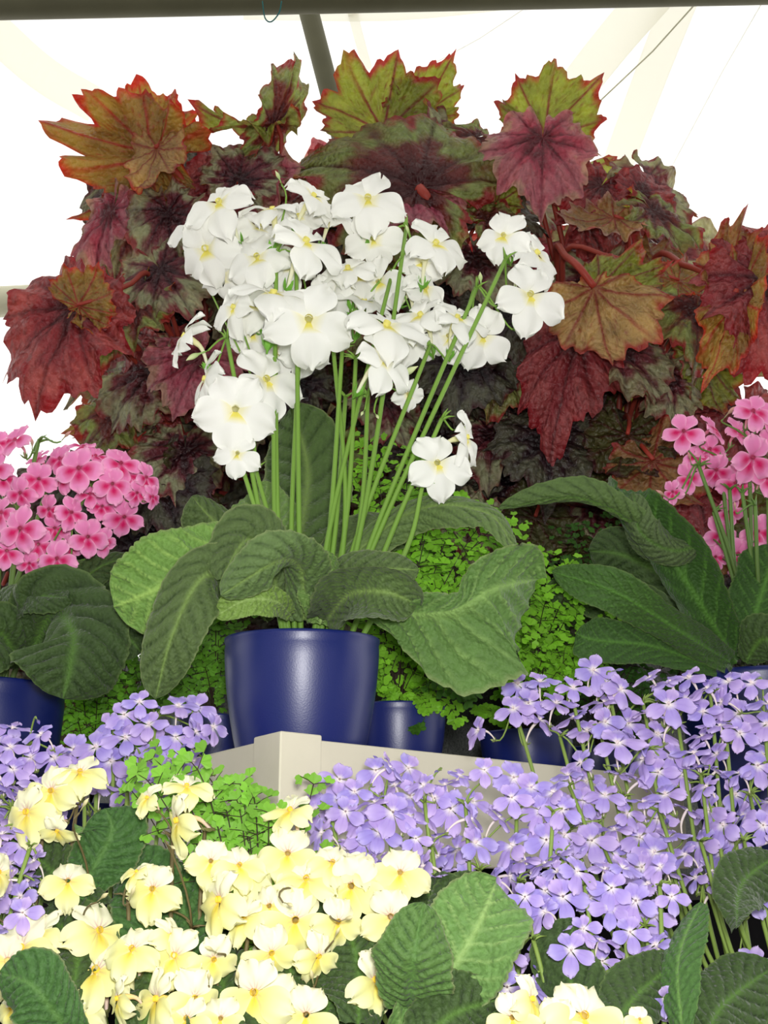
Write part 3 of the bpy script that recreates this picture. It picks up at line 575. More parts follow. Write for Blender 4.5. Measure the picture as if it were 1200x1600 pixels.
pinkplant(rl, 'pink flowering cape primrose in a navy blue pot at the right edge', HR, S(1150, 1040, 1.38, 125), RF,
          [(1092, 728, 1.33), (1140, 765, 1.35), (1180, 790, 1.33), (1160, 770, 1.34), (1115, 800, 1.36), (1125, 720, 1.36), (1200, 780, 1.36), (1170, 690, 1.33)],
          [([(1150, 1035, 1.33), (1105, 960, 1.28), (1040, 860, 1.24), (985, 800, 1.22), (965, 762, 1.25)], 52, dict(roll=(-10, -20, -30), curl=.8, peak=.45, base=.5, cols=GD, under=True)),
           ([(1060, 880, 1.25), (985, 815, 1.2), (900, 778, 1.18), (778, 795, 1.2)], 30, dict(roll=(30, 50, 40), curl=.9, peak=.4, base=.3, cols=dict(GD, top=(86, 110, 58)))),
           ([(1140, 1035, 1.3), (1060, 985, 1.22), (960, 925, 1.18), (862, 893, 1.2)], 36, dict(roll=(20, 25, 15), curl=.1, under=True, peak=.4, base=.5, nv=15, wave=.3, cols=dict(GD, under=(66, 98, 44)))),
           ([(1130, 1035, 1.33), (1040, 970, 1.32), (940, 930, 1.3), (850, 920, 1.3)], 40, dict(roll=(0, 10), curl=.2, base=.4, cols=GD)),
           ([(1120, 1045, 1.3), (1020, 1010, 1.25), (930, 1000, 1.22), (900, 990, 1.22)], 34, dict(roll=(0, 10), curl=.2, base=.4, cols=dict(GD, under=(60, 92, 42)), under=True)),
           ([(1130, 1020, 1.36), (1060, 920, 1.4), (980, 870, 1.42), (920, 860, 1.42)], 50, dict(roll=(0, -10), curl=.3, base=.4, cols=GD)),
           ([(1160, 1030, 1.36), (1190, 930, 1.36), (1215, 850, 1.36)], 50, dict(roll=(0, 0), curl=.2, base=.4, under=True, cols=GD)),
           ([(1165, 1035, 1.3), (1190, 1000, 1.27), (1230, 1010, 1.25)], 40, dict(roll=(0, 0), curl=.3, base=.4, cols=GD)),
           ([(1100, 850, 1.24), (1050, 860, 1.22), (1000, 830, 1.2), (990, 770, 1.2)], 34, dict(roll=(0, 20), curl=.6, base=.5, cols=dict(GD, top=(88, 108, 64))))],
          1.33, (58, 58, 34), [(1130, 655, 34, .7, .2), (1150, 800, 22, 0, .8), (1080, 725, 24, -.5, .6), (1045, 780, 30, -1, .2)])

# ================================================================ begonias
PAL = {  # centre, middle, outer, edge / underside, under vein
 'red':    ((74, 20, 26), (134, 46, 54), (160, 76, 78), (140, 34, 42), (138, 104, 62), (126, 36, 30)),
 'pink':   ((96, 32, 44), (166, 66, 88), (176, 104, 116), (170, 130, 116), (150, 118, 72), (134, 42, 36)),
 'silver': ((54, 20, 28), (112, 48, 58), (160, 164, 126), (126, 52, 54), (128, 112, 60), (112, 40, 32)),
 'green':  ((70, 24, 26), (110, 44, 40), (136, 152, 84), (146, 44, 42), (134, 144, 58), (112, 42, 38)),
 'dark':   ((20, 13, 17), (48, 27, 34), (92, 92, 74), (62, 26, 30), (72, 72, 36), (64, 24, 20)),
 'tan':    ((100, 36, 32), (150, 76, 60), (160, 112, 76), (150, 42, 36), (174, 142, 88), (140, 56, 40)),
 'fire':   ((110, 32, 28), (144, 52, 42), (140, 104, 56), (170, 42, 34), (146, 118, 58), (150, 42, 32)),
}
LB = np.radians([0, 38, 74, 108, 142, -34, -68, -104, -140]); LB_S = np.sort(LB)
def begonia_leaf(root, crown, px, py, Y, tip, size, face, pal, under=False, wide=1.0, cup=.15, fold=0.0, ruf=.10, hook=.3, notch=.13, pw_=.8, back=1.0, via=None, seed=None, stalk=True):
    seed = rnd.randrange(10000) if seed is None else seed; r = np.random.RandomState(seed)
    NR, NTh = 15, 150
    lens = {0: 1.0, 38: .86, 74: .78, 108: .72, 142: .62, -34: .80, -68: .70, -104: .60, -140: .56}
    th = np.linspace(-PI*.965, PI*.965, NTh+1)
    la = np.array(sorted(LB)); ll_ = np.array([lens[int(round(math.degrees(a)))] for a in la])*(1+r.uniform(-.08, .08, len(la)))
    base = np.interp(th, np.concatenate([[-PI], la, [PI]]), np.concatenate([[.40], ll_, [.42]]))
    dn = np.min(np.abs(th[:, None]-la[None]), axis=1); nt = np.clip(dn/math.radians(18), 0, 1)
    base = base*np.where(np.abs(th) > 1.4, 1-(1-back)*smoothstep(1.4, 2.2, np.abs(th)), 1); R0 = base*(1-notch*nt**pw_)*(1+.035*np.abs(((th*9.5+r.rand()) % 1)*2-1)-.02*r.rand(NTh+1))
    R0 *= np.where(dn < math.radians(2.0), 1.05, 1)*(1+.05*np.sin(th*23+r.rand()*6)*np.clip(nt*2, 0, 1))
    rr = np.linspace(0.0, 1, NR+1)**.9
    Rg, Tg = np.meshgrid(rr, th, indexing='ij'); Rad = Rg*R0[None]
    X = Rad*np.sin(Tg)*wide; Yy = Rad*np.cos(Tg)
    dl = np.abs(Tg[..., None]-la)*1.0; dmin = dl.min(-1); arc = dmin*Rad
    vein = np.exp(-(arc/.017)**2)*np.clip(Rg*10, 0, 1)
    # side veins leaving each main vein
    sidev = np.abs(np.sin((Rad-arc*1.1)*22+seed)); side = np.clip(1-sidev*4, 0, 1)*np.clip(arc*16, 0, 1); net = np.clip(1-np.abs(wob(X, Yy, seed+21, 26))*5, 0, 1)
    tri = np.clip(dmin/math.radians(18), 0, 1)
    ph = r.uniform(0, 6)
    Z = cup*Rad**2*-1+.11*tri*Rg**1.0*(1-Rg*.4)+ruf*Rg**2.5*np.sin(Tg*5+ph)*.8+ruf*.5*Rg**3*np.sin(Tg*13+ph*2)+fold*np.abs(X)-hook*np.clip(Yy-.45, 0, 2)**2*1.2+.016*(sidev-.5)+.022*wob(X, Yy, seed, 11)+.05*wob(X, Yy, seed+4, 4)*Rg
    sz = S(px, py, Y, size); n = Vector((face[0], -face[2] if len(face) > 2 else -1, face[1])).normalized()
    a = math.radians(tip); td = Vector((math.cos(a), -math.sin(a)*math.sin(PITCH), math.sin(a)*math.cos(PITCH))); td = (td-n*td.dot(n)).normalized(); xd = td.cross(n)
    if under: n2 = -n
    else: n2 = n
    xd = td.cross(n2).normalized()
    o0 = P(px, py, Y); A = np.array([xd, td, n2]).T*sz
    Pt = np.stack([X, Yy, Z], -1).reshape(-1, 3) @ A.T+np.array(o0)
    c1, c2, c3, c4, cu, cv = [L3(c) for c in PAL[pal]]
    nz = wob(X, Yy, seed+7, 9)*.16+wob(X, Yy, seed+2, 22)*.09
    q = Rg+nz-.10*(1-tri)+.04
    def mx(c, d, f): return c*(1-f[..., None])+d*f[..., None]
    C = mx(np.ones(Rg.shape+(3,))*c1, c2, smoothstep(.15, .5, q)); C = mx(C, c3, smoothstep(.5, .74, q)*(.5+.5*smoothstep(-.1, .2, nz+.10))); C = mx(C, c4, smoothstep(.9, 1.0, q+.02))
    C = C*(1+.22*wob(X, Yy, seed+5, 40))[..., None]; C = mx(C, c1*.8, np.clip(vein*.6+side*.5+net*.15, 0, 1))
    U = mx(np.ones(Rg.shape+(3,))*cu, cv, np.clip(vein*1.0+side*.7+net*.22, 0, 1)); U = mx(U, c4, smoothstep(.88, 1.0, Rg+nz*.5)); U = U*(1+.25*wob(X, Yy, seed+9, 12))[..., None]
    U = mx(U, cv, smoothstep(.28, .0, Rg)*.6)
    nn = NTh+1; i, j = np.meshgrid(np.arange(NR), np.arange(NTh), indexing='ij'); aa = (i*nn+j).ravel()
    Fc = np.stack([aa, aa+nn, aa+nn+1, aa+1], 1)
    p0, p1, p2 = Pt[5*nn+75], Pt[6*nn+75], Pt[5*nn+76]
    if np.dot(np.cross(p1-p0, p2-p0), np.array(n2)) < 0: Fc = Fc[:, ::-1]
    o = obj('leaf', mesh('leaf', Pt, Fc, M['begonia'], C.reshape(-1, 3), U.reshape(-1, 3)), root)
    if stalk:
        mb = MB(); q0 = o0-n2*.003
        d1 = (-n2*.5-td*.6+Vector((0, .25, -.3)))*sz*.8 if not under else (-td*.9+Vector((0, .1, -.1)))*sz*.8
        if via:
            vp = [P(*v) for v in via]; pts = [Vector(v) for v in spline([q0]+vp+[vp[-1].lerp(crown, .4)+Vector((0, .06, .03)), crown], 26)]
        else: pts = bez(q0, q0+d1, crown+Vector((0, 0, .25))+(q0-crown)*.25, crown, 12)
        k0 = L3((150, 52, 40)); mb.tube(pts, (.0032 if not via else .0042)*sz/.11, .0055, n=7, c=k0, c1=L3((104, 44, 34)))
        st = obj('leaf_stalk', mb.build('leaf_stalk', M['stem']), o, Matrix.Translation(-Vector(root.location)) if False else Matrix.Identity(4))
    return o
BG = []
for k, (px, lab) in enumerate(((330, 'red and silver leaved begonia behind the white flowers, the one over the left pink flowers'), (640, 'red and green leaved begonia rising highest, straight behind the white flowers'), (960, 'red and bronze leaved begonia on the right, towards the right pink flowers'))):
    p = P(px, 800, 1.82 if px == 640 else 1.72); p.z = TIERZ
    root = plant_root('potted_begonia', p, lab, 'potted plant', .11, .16, 'black'); BG.append((root, Vector((p.x, p.y, TIERZ+.15))))
def bleaf(px, py, Y, *a, own=None, **k):
    i = own if own is not None else (0 if px < 440 else 1 if px < 770 else 2)
    begonia_leaf(BG[i][0], BG[i][1], px, py, Y, *a, **k)
EX = [
 # px py Y tip size face palette
 (238, 238, 1.50, 165, 165, (-.2, -.3), 'fire', dict(under=True, wide=.8, ruf=.2, notch=.24, pw_=2.2, seed=4)),
 (235, 225, 1.53, 100, 104, (0, -.3), 'fire', dict(under=True, wide=1.1, ruf=.12, notch=.24, pw_=2.2, seed=8)),
 (245, 232, 1.48, -82, 118, (-.3, .3), 'tan', dict(under=True, wide=.62, ruf=.10)),
 (225, 255, 1.56, -120, 150, (-.6, .2), 'fire', dict(under=True, wide=.7)),
 (424, 200, 1.50, 62, 140, (.6, -.6), 'green', dict(under=False, wide=.42, cup=.4, ruf=.16)),
 (418, 190, 1.50, 168, 112, (-.2, .8), 'green', dict(under=True, wide=.45, ruf=.18)),
 (372, 282, 1.50, 84, 92, (0, .1), 'silver', dict(wide=1.15)),
 (372, 280, 1.52, -150, 130, (0, .3), 'red', dict(wide=.9)),
 (655, 292, 1.46, 152, 232, (-.05, .1), 'green', dict(wide=.92, cup=.25, fold=-.05, ruf=.06, notch=.08, via=[(668, 310, 1.46), (690, 350, 1.5)])),
 (600, 205, 1.56, 80, 122, (.1, -.2), 'green', dict(under=True, wide=1.15, ruf=.14, notch=.18, pw_=1.8)),
 (655, 180, 1.57, 60, 100, (.1, -.2), 'green', dict(under=True, wide=.8)),
 (700, 230, 1.55, 80, 110, (1.2, .2), 'silver', dict(wide=.7)),
 (745, 215, 1.55, 200, 78, (.3, .5), 'green', dict(wide=.8)),
 (640, 300, 1.47, -50, 110, (0, .5), 'pink', dict(wide=1.2)),
 (530, 340, 1.52, -80, 130, (0, .3), 'pink', dict(wide=1.1)),
 (848, 216, 1.44, -92, 130, (-.05, .25), 'pink', dict(wide=1.0, cup=.2, ruf=.10)),
 (852, 208, 1.52, 45, 118, (.1, -.2), 'green', dict(under=True, wide=1.0)),
 (775, 318, 1.50, 96, 78, (0, -.2), 'green', dict(under=True, wide=.9)),
 (762, 345, 1.48, 40, 70, (0, .4), 'green', dict(wide=1.2)),
 (735, 250, 1.52, -130, 90, (0, .4), 'tan', dict(under=True, wide=.7)),
 (940, 290, 1.52, -120, 100, (.1, .3), 'red', dict(wide=.9)),
 (1000, 300, 1.52, 60, 70, (.3, .2), 'red', dict(wide=1.1)),
 (1020, 330, 1.50, -30, 110, (.4, .4), 'green', dict(wide=.8)),
 (960, 340, 1.48, -160, 90, (0, .5), 'pink', dict(under=True, wide=.9)),
 (1010, 280, 1.56, -60, 120, (.5, .3), 'silver', dict(wide=.9)),
 (928, 450, 1.38, -84, 150, (0, -.05), 'tan', dict(under=True, wide=.95, ruf=.07, cup=.15, back=.35, seed=12, via=[(905, 418, 1.37), (885, 402, 1.40), (870, 400, 1.50)])),
 (935, 448, 1.40, 22, 130, (.1, .1), 'green', dict(under=True, wide=.62, back=.5)),
 (905, 520, 1.44, -102, 200, (-.2, .2), 'red', dict(wide=.62, cup=.3)),
 (960, 540, 1.46, -55, 130, (.1, .3), 'silver', dict(wide=.9)),
 (1060, 440, 1.42, 40, 62, (.4, .4), 'fire', dict(wide=.9, under=True, via=[(1010, 420, 1.42), (950, 400, 1.42), (880, 402, 1.46)])),
 (1090, 480, 1.45, -100, 120, (.1, .4), 'green', dict(wide=.9)),
 (1140, 440, 1.36, 75, 118, (.1, .0), 'red', dict(wide=.6, ruf=.2, under=True, via=[(1100, 425, 1.37), (1070, 415, 1.42), (1020, 410, 1.5)])),
 (1190, 440, 1.34, -85, 190, (.2, .2), 'red', dict(wide=.7, cup=.3)),
 (1150, 460, 1.34, -100, 190, (-.5, .1), 'fire', dict(under=True, wide=.36)),
 (1225, 420, 1.36, 110, 110, (.1, .1), 'red', dict(wide=.9)),
 (118, 478, 1.38, -104, 175, (-.2, .15), 'red', dict(wide=.95, cup=.25, hook=.1)),
 (125, 478, 1.40, 140, 92, (-.1, .2), 'red', dict(wide=1.1, under=False)),
 (122, 478, 1.37, 60, 66, (-.2, -.1), 'fire', dict(under=True, wide=1.5, back=.4, via=[(155, 466, 1.37), (200, 446, 1.40), (240, 440, 1.48)])),
 (122, 480, 1.375, -40, 80, (-.1, .1), 'fire', dict(under=True, wide=.6, back=.4)),
 (175, 330, 1.52, -105, 118, (-.5, .1), 'pink', dict(wide=.7)),
 (262, 330, 1.48, -80, 130, (-.1, .2), 'silver', dict(wide=.8)),
 (250, 420, 1.46, -60, 110, (-.1, .3), 'silver', dict(wide=1.0)),
 (215, 470, 1.46, -110, 130, (-.2, .3), 'green', dict(wide=.9)),
 (315, 560, 1.46, -105, 110, (-.1, .3), 'pink', dict(wide=1.2)),
 (240, 580, 1.50, -120, 130, (-.3, .3), 'silver', dict(wide=1.0)),
 (190, 640, 1.52, -130, 110, (-.3, .3), 'green', dict(wide=1.0)),
 (450, 330, 1.55, -100, 150, (0, .3), 'red', dict(wide=1.1)),
 (330, 330, 1.55, -120, 130, (0, .3), 'red', dict(wide=1.1)),
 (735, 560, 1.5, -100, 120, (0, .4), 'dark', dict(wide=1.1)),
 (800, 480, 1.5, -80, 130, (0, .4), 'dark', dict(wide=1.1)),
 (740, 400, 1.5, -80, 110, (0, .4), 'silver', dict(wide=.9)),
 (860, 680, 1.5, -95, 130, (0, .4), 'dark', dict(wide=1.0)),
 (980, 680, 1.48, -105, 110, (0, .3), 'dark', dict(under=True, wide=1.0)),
 (1040, 580, 1.48, -90, 110, (.2, .3), 'silver', dict(wide=.8)),
 (1020, 720, 1.46, -70, 120, (0, .3), 'red', dict(wide=1.1, under=True)),
 (1100, 560, 1.5, -95, 120, (.2, .2), 'green', dict(wide=.7, under=True)),
]
for (px, py, Y, tip, size, face, pal, kw) in EX: bleaf(px, py, Y, tip, size, face, pal, **kw)
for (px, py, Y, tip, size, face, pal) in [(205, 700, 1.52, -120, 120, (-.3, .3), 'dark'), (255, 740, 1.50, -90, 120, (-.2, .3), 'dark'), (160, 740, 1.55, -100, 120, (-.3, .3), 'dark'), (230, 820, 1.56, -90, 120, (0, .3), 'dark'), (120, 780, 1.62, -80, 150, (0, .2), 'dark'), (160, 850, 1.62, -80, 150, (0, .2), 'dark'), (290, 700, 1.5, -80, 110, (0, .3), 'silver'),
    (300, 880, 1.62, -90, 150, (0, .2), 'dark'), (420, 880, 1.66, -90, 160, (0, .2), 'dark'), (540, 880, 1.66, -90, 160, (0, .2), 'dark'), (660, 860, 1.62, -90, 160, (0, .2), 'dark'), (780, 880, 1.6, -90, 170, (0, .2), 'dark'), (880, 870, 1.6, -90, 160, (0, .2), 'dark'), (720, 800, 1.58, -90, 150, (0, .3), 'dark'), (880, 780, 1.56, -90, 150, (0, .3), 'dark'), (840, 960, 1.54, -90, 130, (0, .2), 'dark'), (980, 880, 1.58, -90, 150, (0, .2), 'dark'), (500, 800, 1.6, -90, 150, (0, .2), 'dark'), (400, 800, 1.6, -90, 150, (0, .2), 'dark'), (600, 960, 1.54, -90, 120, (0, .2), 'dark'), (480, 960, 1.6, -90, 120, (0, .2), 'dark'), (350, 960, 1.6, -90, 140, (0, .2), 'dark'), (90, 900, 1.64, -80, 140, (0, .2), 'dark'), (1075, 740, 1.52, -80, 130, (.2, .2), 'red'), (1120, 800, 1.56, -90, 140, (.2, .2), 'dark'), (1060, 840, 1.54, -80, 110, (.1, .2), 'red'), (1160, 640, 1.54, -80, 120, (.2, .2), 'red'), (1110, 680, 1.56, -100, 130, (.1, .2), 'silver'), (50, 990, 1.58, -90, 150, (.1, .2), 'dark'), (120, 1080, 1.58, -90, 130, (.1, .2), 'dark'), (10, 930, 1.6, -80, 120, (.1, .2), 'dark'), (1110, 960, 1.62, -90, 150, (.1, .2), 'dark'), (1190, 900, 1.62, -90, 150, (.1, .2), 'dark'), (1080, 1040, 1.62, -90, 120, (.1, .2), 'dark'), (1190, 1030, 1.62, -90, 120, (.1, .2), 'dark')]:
    bleaf(px, py, Y, tip+rnd.uniform(-30, 30), size, face, pal, under=rnd.random() < .2, wide=1.1)
MASS = [(165, 265), (280, 225), (420, 240), (560, 215), (700, 240), (800, 250), (930, 262), (1030, 285), (1070, 350), (1080, 410), (1180, 440), (1185, 600), (1080, 760), (980, 860), (600, 850), (300, 800), (150, 680), (130, 600), (180, 440), (165, 350)]
def inside(x, y, pl):
    c = False; j = len(pl)-1
    for i in range(len(pl)):
        (xi, yi), (xj, yj) = pl[i], pl[j]
        if (yi > y) != (yj > y) and x < (xj-xi)*(y-yi)/(yj-yi)+xi: c = not c
        j = i
    return c
def scatter(pl, d, n, r):
    xs = [p[0] for p in pl]; ys = [p[1] for p in pl]; out = []
    for _ in range(n):
        x, y = r.uniform(min(xs), max(xs)), r.uniform(min(ys), max(ys))
        if inside(x, y, pl) and all((x-a)**2+(y-b)**2 > d*d for a, b in out): out.append((x, y))
    return out
rb = random.Random(5)
def shrink(pl, k, cx=630, cy=540): return [(cx+(x-cx)*k, cy+(y-cy)*k) for x, y in pl]
for (d, Y0, sz, k) in ((88, 1.54, (95, 130), .90), (92, 1.63, (110, 150), .90), (100, 1.72, (130, 170), .92)):
    for (x, y) in scatter(shrink(MASS, k), d, 900, rb):
        ux, uy = (x-630)/500, (540-y)/320
        tip = math.degrees(math.atan2(uy*.5-.75, ux*.9))+rb.uniform(-40, 40)
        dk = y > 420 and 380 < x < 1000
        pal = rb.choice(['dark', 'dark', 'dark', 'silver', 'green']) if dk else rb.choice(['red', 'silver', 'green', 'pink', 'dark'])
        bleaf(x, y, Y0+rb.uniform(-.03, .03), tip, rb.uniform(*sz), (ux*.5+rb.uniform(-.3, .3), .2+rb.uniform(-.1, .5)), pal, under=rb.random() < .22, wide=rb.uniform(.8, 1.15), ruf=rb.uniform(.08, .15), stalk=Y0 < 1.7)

# ================================================================ maidenhair ferns
def fan(mb, p, d, n, s, col, r):
    """one lobed fan leaflet"""
    d = d.normalized(); q = n.cross(d).normalized(); k = 7; V = [p]
    for i in range(k+1):
        a = (i/k-.5)*2.1; rr = s*(1.0 if i % 3 != 0 else .80)*(1-.15*abs(a)); V.append(p+d*(rr*math.cos(a))+q*(rr*math.sin(a))+n*(.12*s*math.cos(a*2)*r.uniform(-1, 1)))
    mb.add(V, [(0, i+1, i+2) for i in range(k)], col)
def fern(root, origin, tips, r, size=.0085, c_l=(120, 176, 44), c_d=(62, 104, 30), dens=1.0, stemc=(46, 34, 22), width=.30):
    for tp in tips:
        mb = MB(); st = MB(); tp = Vector(tp); v = tp-origin; L_ = v.length
        b = r.uniform(.12, .3)*L_; cv = bez(origin, origin+v*.25+Vector((0, 0, b)), origin+v*.75+Vector((0, 0, b)), tp, 12)
        st.tube(cv, .0007, .0004, n=4, c=L3(stemc))
        outw = (Vector((0, -1, .55))+Vector((v.x, 0, 0))*1.2).normalized()
        m = int(7*dens); colb = L3(c_l) if tp.z > origin.z+.02 or r.random() < .35 else L3(c_d)  # high fronds get the lit green, low ones mostly the painted shade green
        for i in range(m):
            t = .35+.65*i/(m-1); k = t*12; k0 = min(11, int(k)); p = cv[k0].lerp(cv[k0+1], k-k0); tg = (cv[k0+1]-cv[k0]).normalized()
            sd = tg.cross(outw).normalized(); bl = L_*width*(1.15-t*.85)*r.uniform(.8, 1.2)
            for s_ in (-1, 1):
                bd = (tg*.6+sd*s_*.9+Vector((0, 0, -.25))).normalized(); e = p+bd*bl
                st.tube([p, p+bd*bl*.5, e+Vector((0, 0, -.1*bl))], .0004, .0003, n=3, c=L3(stemc), cap=False)
                nb = max(2, int(bl/(size*1.25)))
                for j in range(nb):
                    q = p+bd*bl*((j+.6)/nb)+Vector((0, 0, -.1*bl*((j+.6)/nb)**2)); s2 = 1 if j % 2 else -1
                    nn = (outw+Vector((r.uniform(-.5, .5), r.uniform(-.3, .3), r.uniform(-.4, .4)))).normalized()
                    dd = (bd*.6+nn.cross(bd)*s2*.9); dd = dd-nn*dd.dot(nn)
                    f = r.uniform(.75, 1.25); fan(mb, q, dd, nn, size*r.uniform(.75, 1.15), colb*f, r)
            fan(mb, cv[k0+1], tg, outw, size, colb, r)
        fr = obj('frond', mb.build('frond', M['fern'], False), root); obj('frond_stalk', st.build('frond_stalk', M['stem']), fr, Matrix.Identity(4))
rf = random.Random(8)
def fernpot(px, Y, label, R, H, polyg, d, yj, oy, z=None, pot='navy', lift=0.0, **k):
    p = P(px, 1140, Y); p.z = DK if z is None else z
    root = plant_root('potted_maidenhair_fern', p, label, 'potted fern', R, H, pot)
    o = Vector((p.x, p.y, p.z+H)); tips = [P(x, y, Y+yj(x, y)) for x, y in scatter(polyg, d, 1500, rf)]
    fern(root, o, tips[:98], rf, **k)
    return root
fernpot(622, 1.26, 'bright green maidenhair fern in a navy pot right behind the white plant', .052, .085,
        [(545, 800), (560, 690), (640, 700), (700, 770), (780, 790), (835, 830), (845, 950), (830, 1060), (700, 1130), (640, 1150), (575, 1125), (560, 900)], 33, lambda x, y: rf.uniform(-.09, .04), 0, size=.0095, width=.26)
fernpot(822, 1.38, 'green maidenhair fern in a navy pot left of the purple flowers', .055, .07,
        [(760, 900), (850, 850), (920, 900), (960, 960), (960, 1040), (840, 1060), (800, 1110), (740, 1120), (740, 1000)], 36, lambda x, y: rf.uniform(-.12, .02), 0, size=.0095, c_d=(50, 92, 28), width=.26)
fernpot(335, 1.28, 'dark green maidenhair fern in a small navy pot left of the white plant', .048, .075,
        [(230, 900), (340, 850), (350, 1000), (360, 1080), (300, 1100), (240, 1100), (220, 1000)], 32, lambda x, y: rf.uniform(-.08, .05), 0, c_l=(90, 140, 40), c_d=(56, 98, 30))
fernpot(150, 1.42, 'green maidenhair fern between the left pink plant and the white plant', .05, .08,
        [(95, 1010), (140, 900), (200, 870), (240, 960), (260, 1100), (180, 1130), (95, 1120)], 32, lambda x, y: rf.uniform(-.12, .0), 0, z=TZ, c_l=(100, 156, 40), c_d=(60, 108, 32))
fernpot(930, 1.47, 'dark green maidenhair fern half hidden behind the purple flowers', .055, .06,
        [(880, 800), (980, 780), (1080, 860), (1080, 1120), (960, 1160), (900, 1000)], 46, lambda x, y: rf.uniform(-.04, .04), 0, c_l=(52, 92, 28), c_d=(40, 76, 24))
rt = plant_root('potted_maidenhair_fern', Vector((-.085, .895, LOWZ)), 'light green maidenhair fern in front of the trough corner above the yellow flowers', 'potted fern', .04, .10, 'black')
fern(rt, Vector((-.085, .895, LOWZ+.1)), [P(x, y, .90+rf.uniform(-.03, .02)) for x, y in [(215, 1210), (240, 1185), (265, 1215), (290, 1190), (250, 1240), (320, 1215), (345, 1235), (375, 1225), (395, 1245), (330, 1270), (360, 1280), (385, 1290), (410, 1290), (350, 1320), (385, 1330), (400, 1310), (330, 1310), (300, 1240), (490, 1225), (370, 1250), (420, 1270), (345, 1345), (205, 1235), (280, 1250)]], rf, size=.0090, dens=.75, c_l=(120, 172, 60), c_d=(96, 146, 46), width=.16)
# ================================================================ purple cape primroses
rp = random.Random(21)
FOOT = [(.27, .89), (.31, .80), (.08, .89), (.17, .80), (-.185, .885), (-.29, .86), (-.33, .765), (-.225, .785), (-.13, .785), (-.04, .79), (.09, .71)]
def purple(label, px, Y, poly_, d, fx, extra=(), nleaf=8, stems=12, baseY=None, leafs=(), potz=LOWZ, R=.04, size=(58, 80), facecam=.35):
    bY = baseY or Y; p = Vector((*FOOT.pop(0), potz))
    root = plant_root('potted_cape_primrose', p, label, 'potted plant', R, .10, 'black'); cr = p+Vector((0, 0, .09))
    pl = Plant(root, 'purple', cr, (104, 128, 56), (126, 150, 70), .0019)
    ys = [q[1] for q in poly_]; y0, y1 = min(ys), max(ys)
    def dep(x, y): return Y+(y1-y)/(y1-y0+1)*.07*fx+rp.uniform(-.015, .015)
    for (x, y) in scatter(poly_, d*2.0, 600, rp)[:stems]:
        yy = y+22; t = P(x, yy, dep(x, yy)); pl.stalks.append([cr+Vector((rp.uniform(-.03, .03), rp.uniform(-.03, .03), 0)), Vector((cr.x*.3+t.x*.7, cr.y*.3+t.y*.7, cr.z*.55+t.z*.45)), t, .0019, []])
    cnt = 0
    for (x, y, s_, dx, dz) in extra: pl.flower(P(x, y, dep(x, y)-.02), S(x, y, Y, s_), fv(dx, dz), rp.uniform(-.3, .3)); cnt += 1
    for (x, y) in scatter(poly_, d, 4000, rp):
        if cnt >= 98: break
        if any((x-e[0])**2+(y-e[1])**2 < (d*.9)**2 for e in extra): continue
        cf = rp.random() < facecam
        f = fv(rp.uniform(-.5, .5), rp.uniform(.0, .6)) if cf else fv(rp.choice([-1, -1, 1])*rp.uniform(.2, 1.5), rp.uniform(.3, 2.2), rp.uniform(.3, 1))
        pl.flower(P(x, y, dep(x, y)), S(x, y, Y, rp.uniform(*size)), f, rp.uniform(-.4, .4)); cnt += 1
    for (x, y) in scatter(poly_, d*2.2, 300, rp)[:8]: pl.bud(P(x+12, y-6, dep(x, y)), S(x, y, Y, rp.uniform(22, 32)), fv(rp.uniform(-1, 1), rp.uniform(-1, .6), .4))
    pl.finish()
    leafset(root, leafs)
    return root
GP = dict(top=(70, 106, 50), vein=(42, 72, 32), mid=(110, 148, 76), under=(90, 124, 62), uvein=(120, 156, 84), edge=(96, 124, 66))
purple('tall purple cape primrose on the right, blooming against the trough wall and blue pots', 980, 1.02, [(800, 1060), (860, 1040), (1010, 1045), (1200, 1065), (1215, 1190), (1000, 1190), (930, 1160), (850, 1130), (790, 1110)], 28, .5,
       extra=[(802, 1105, 66, -.2, .5), (845, 1062, 62, 0, 1.3), (896, 1072, 62, .2, .9), (1045, 1098, 82, 0, .5), (972, 1075, 76, .5, .6), (965, 1158, 84, -.1, .9), (1157, 1145, 62, .1, .1), (745, 1140, 60, -1.6, .4), (905, 1190, 62, -1, .7)], stems=14, baseY=.86)
purple('purple cape primrose in front of the right trough wall, beside the right frame edge', 1060, .98, [(880, 1205), (1000, 1195), (1215, 1190), (1215, 1400), (1130, 1390), (1000, 1360), (900, 1330), (880, 1260)], 29, .6,
       extra=[(925, 1312, 80, 0, .3), (945, 1240, 70, -.1, .9), (1175, 1400, 80, .1, .6), (1185, 1195, 70, 0, .2), (1180, 1510, 84, .2, .2), (1165, 1585, 50, -.8, .4)], stems=14, baseY=.82,
       leafs=[([(1150, 1450, .86), (1160, 1380, .92), (1215, 1335, .95)], 46, dict(cols=GD)), ([(1070, 1640, .8), (1060, 1500, .84), (1095, 1410, .88)], 36, dict(roll=(30, 40), cols=GP, base=.4)), ([(1100, 1640, .8), (1130, 1570, .84), (1210, 1510, .88)], 60, dict(cols=GD, base=.4))])
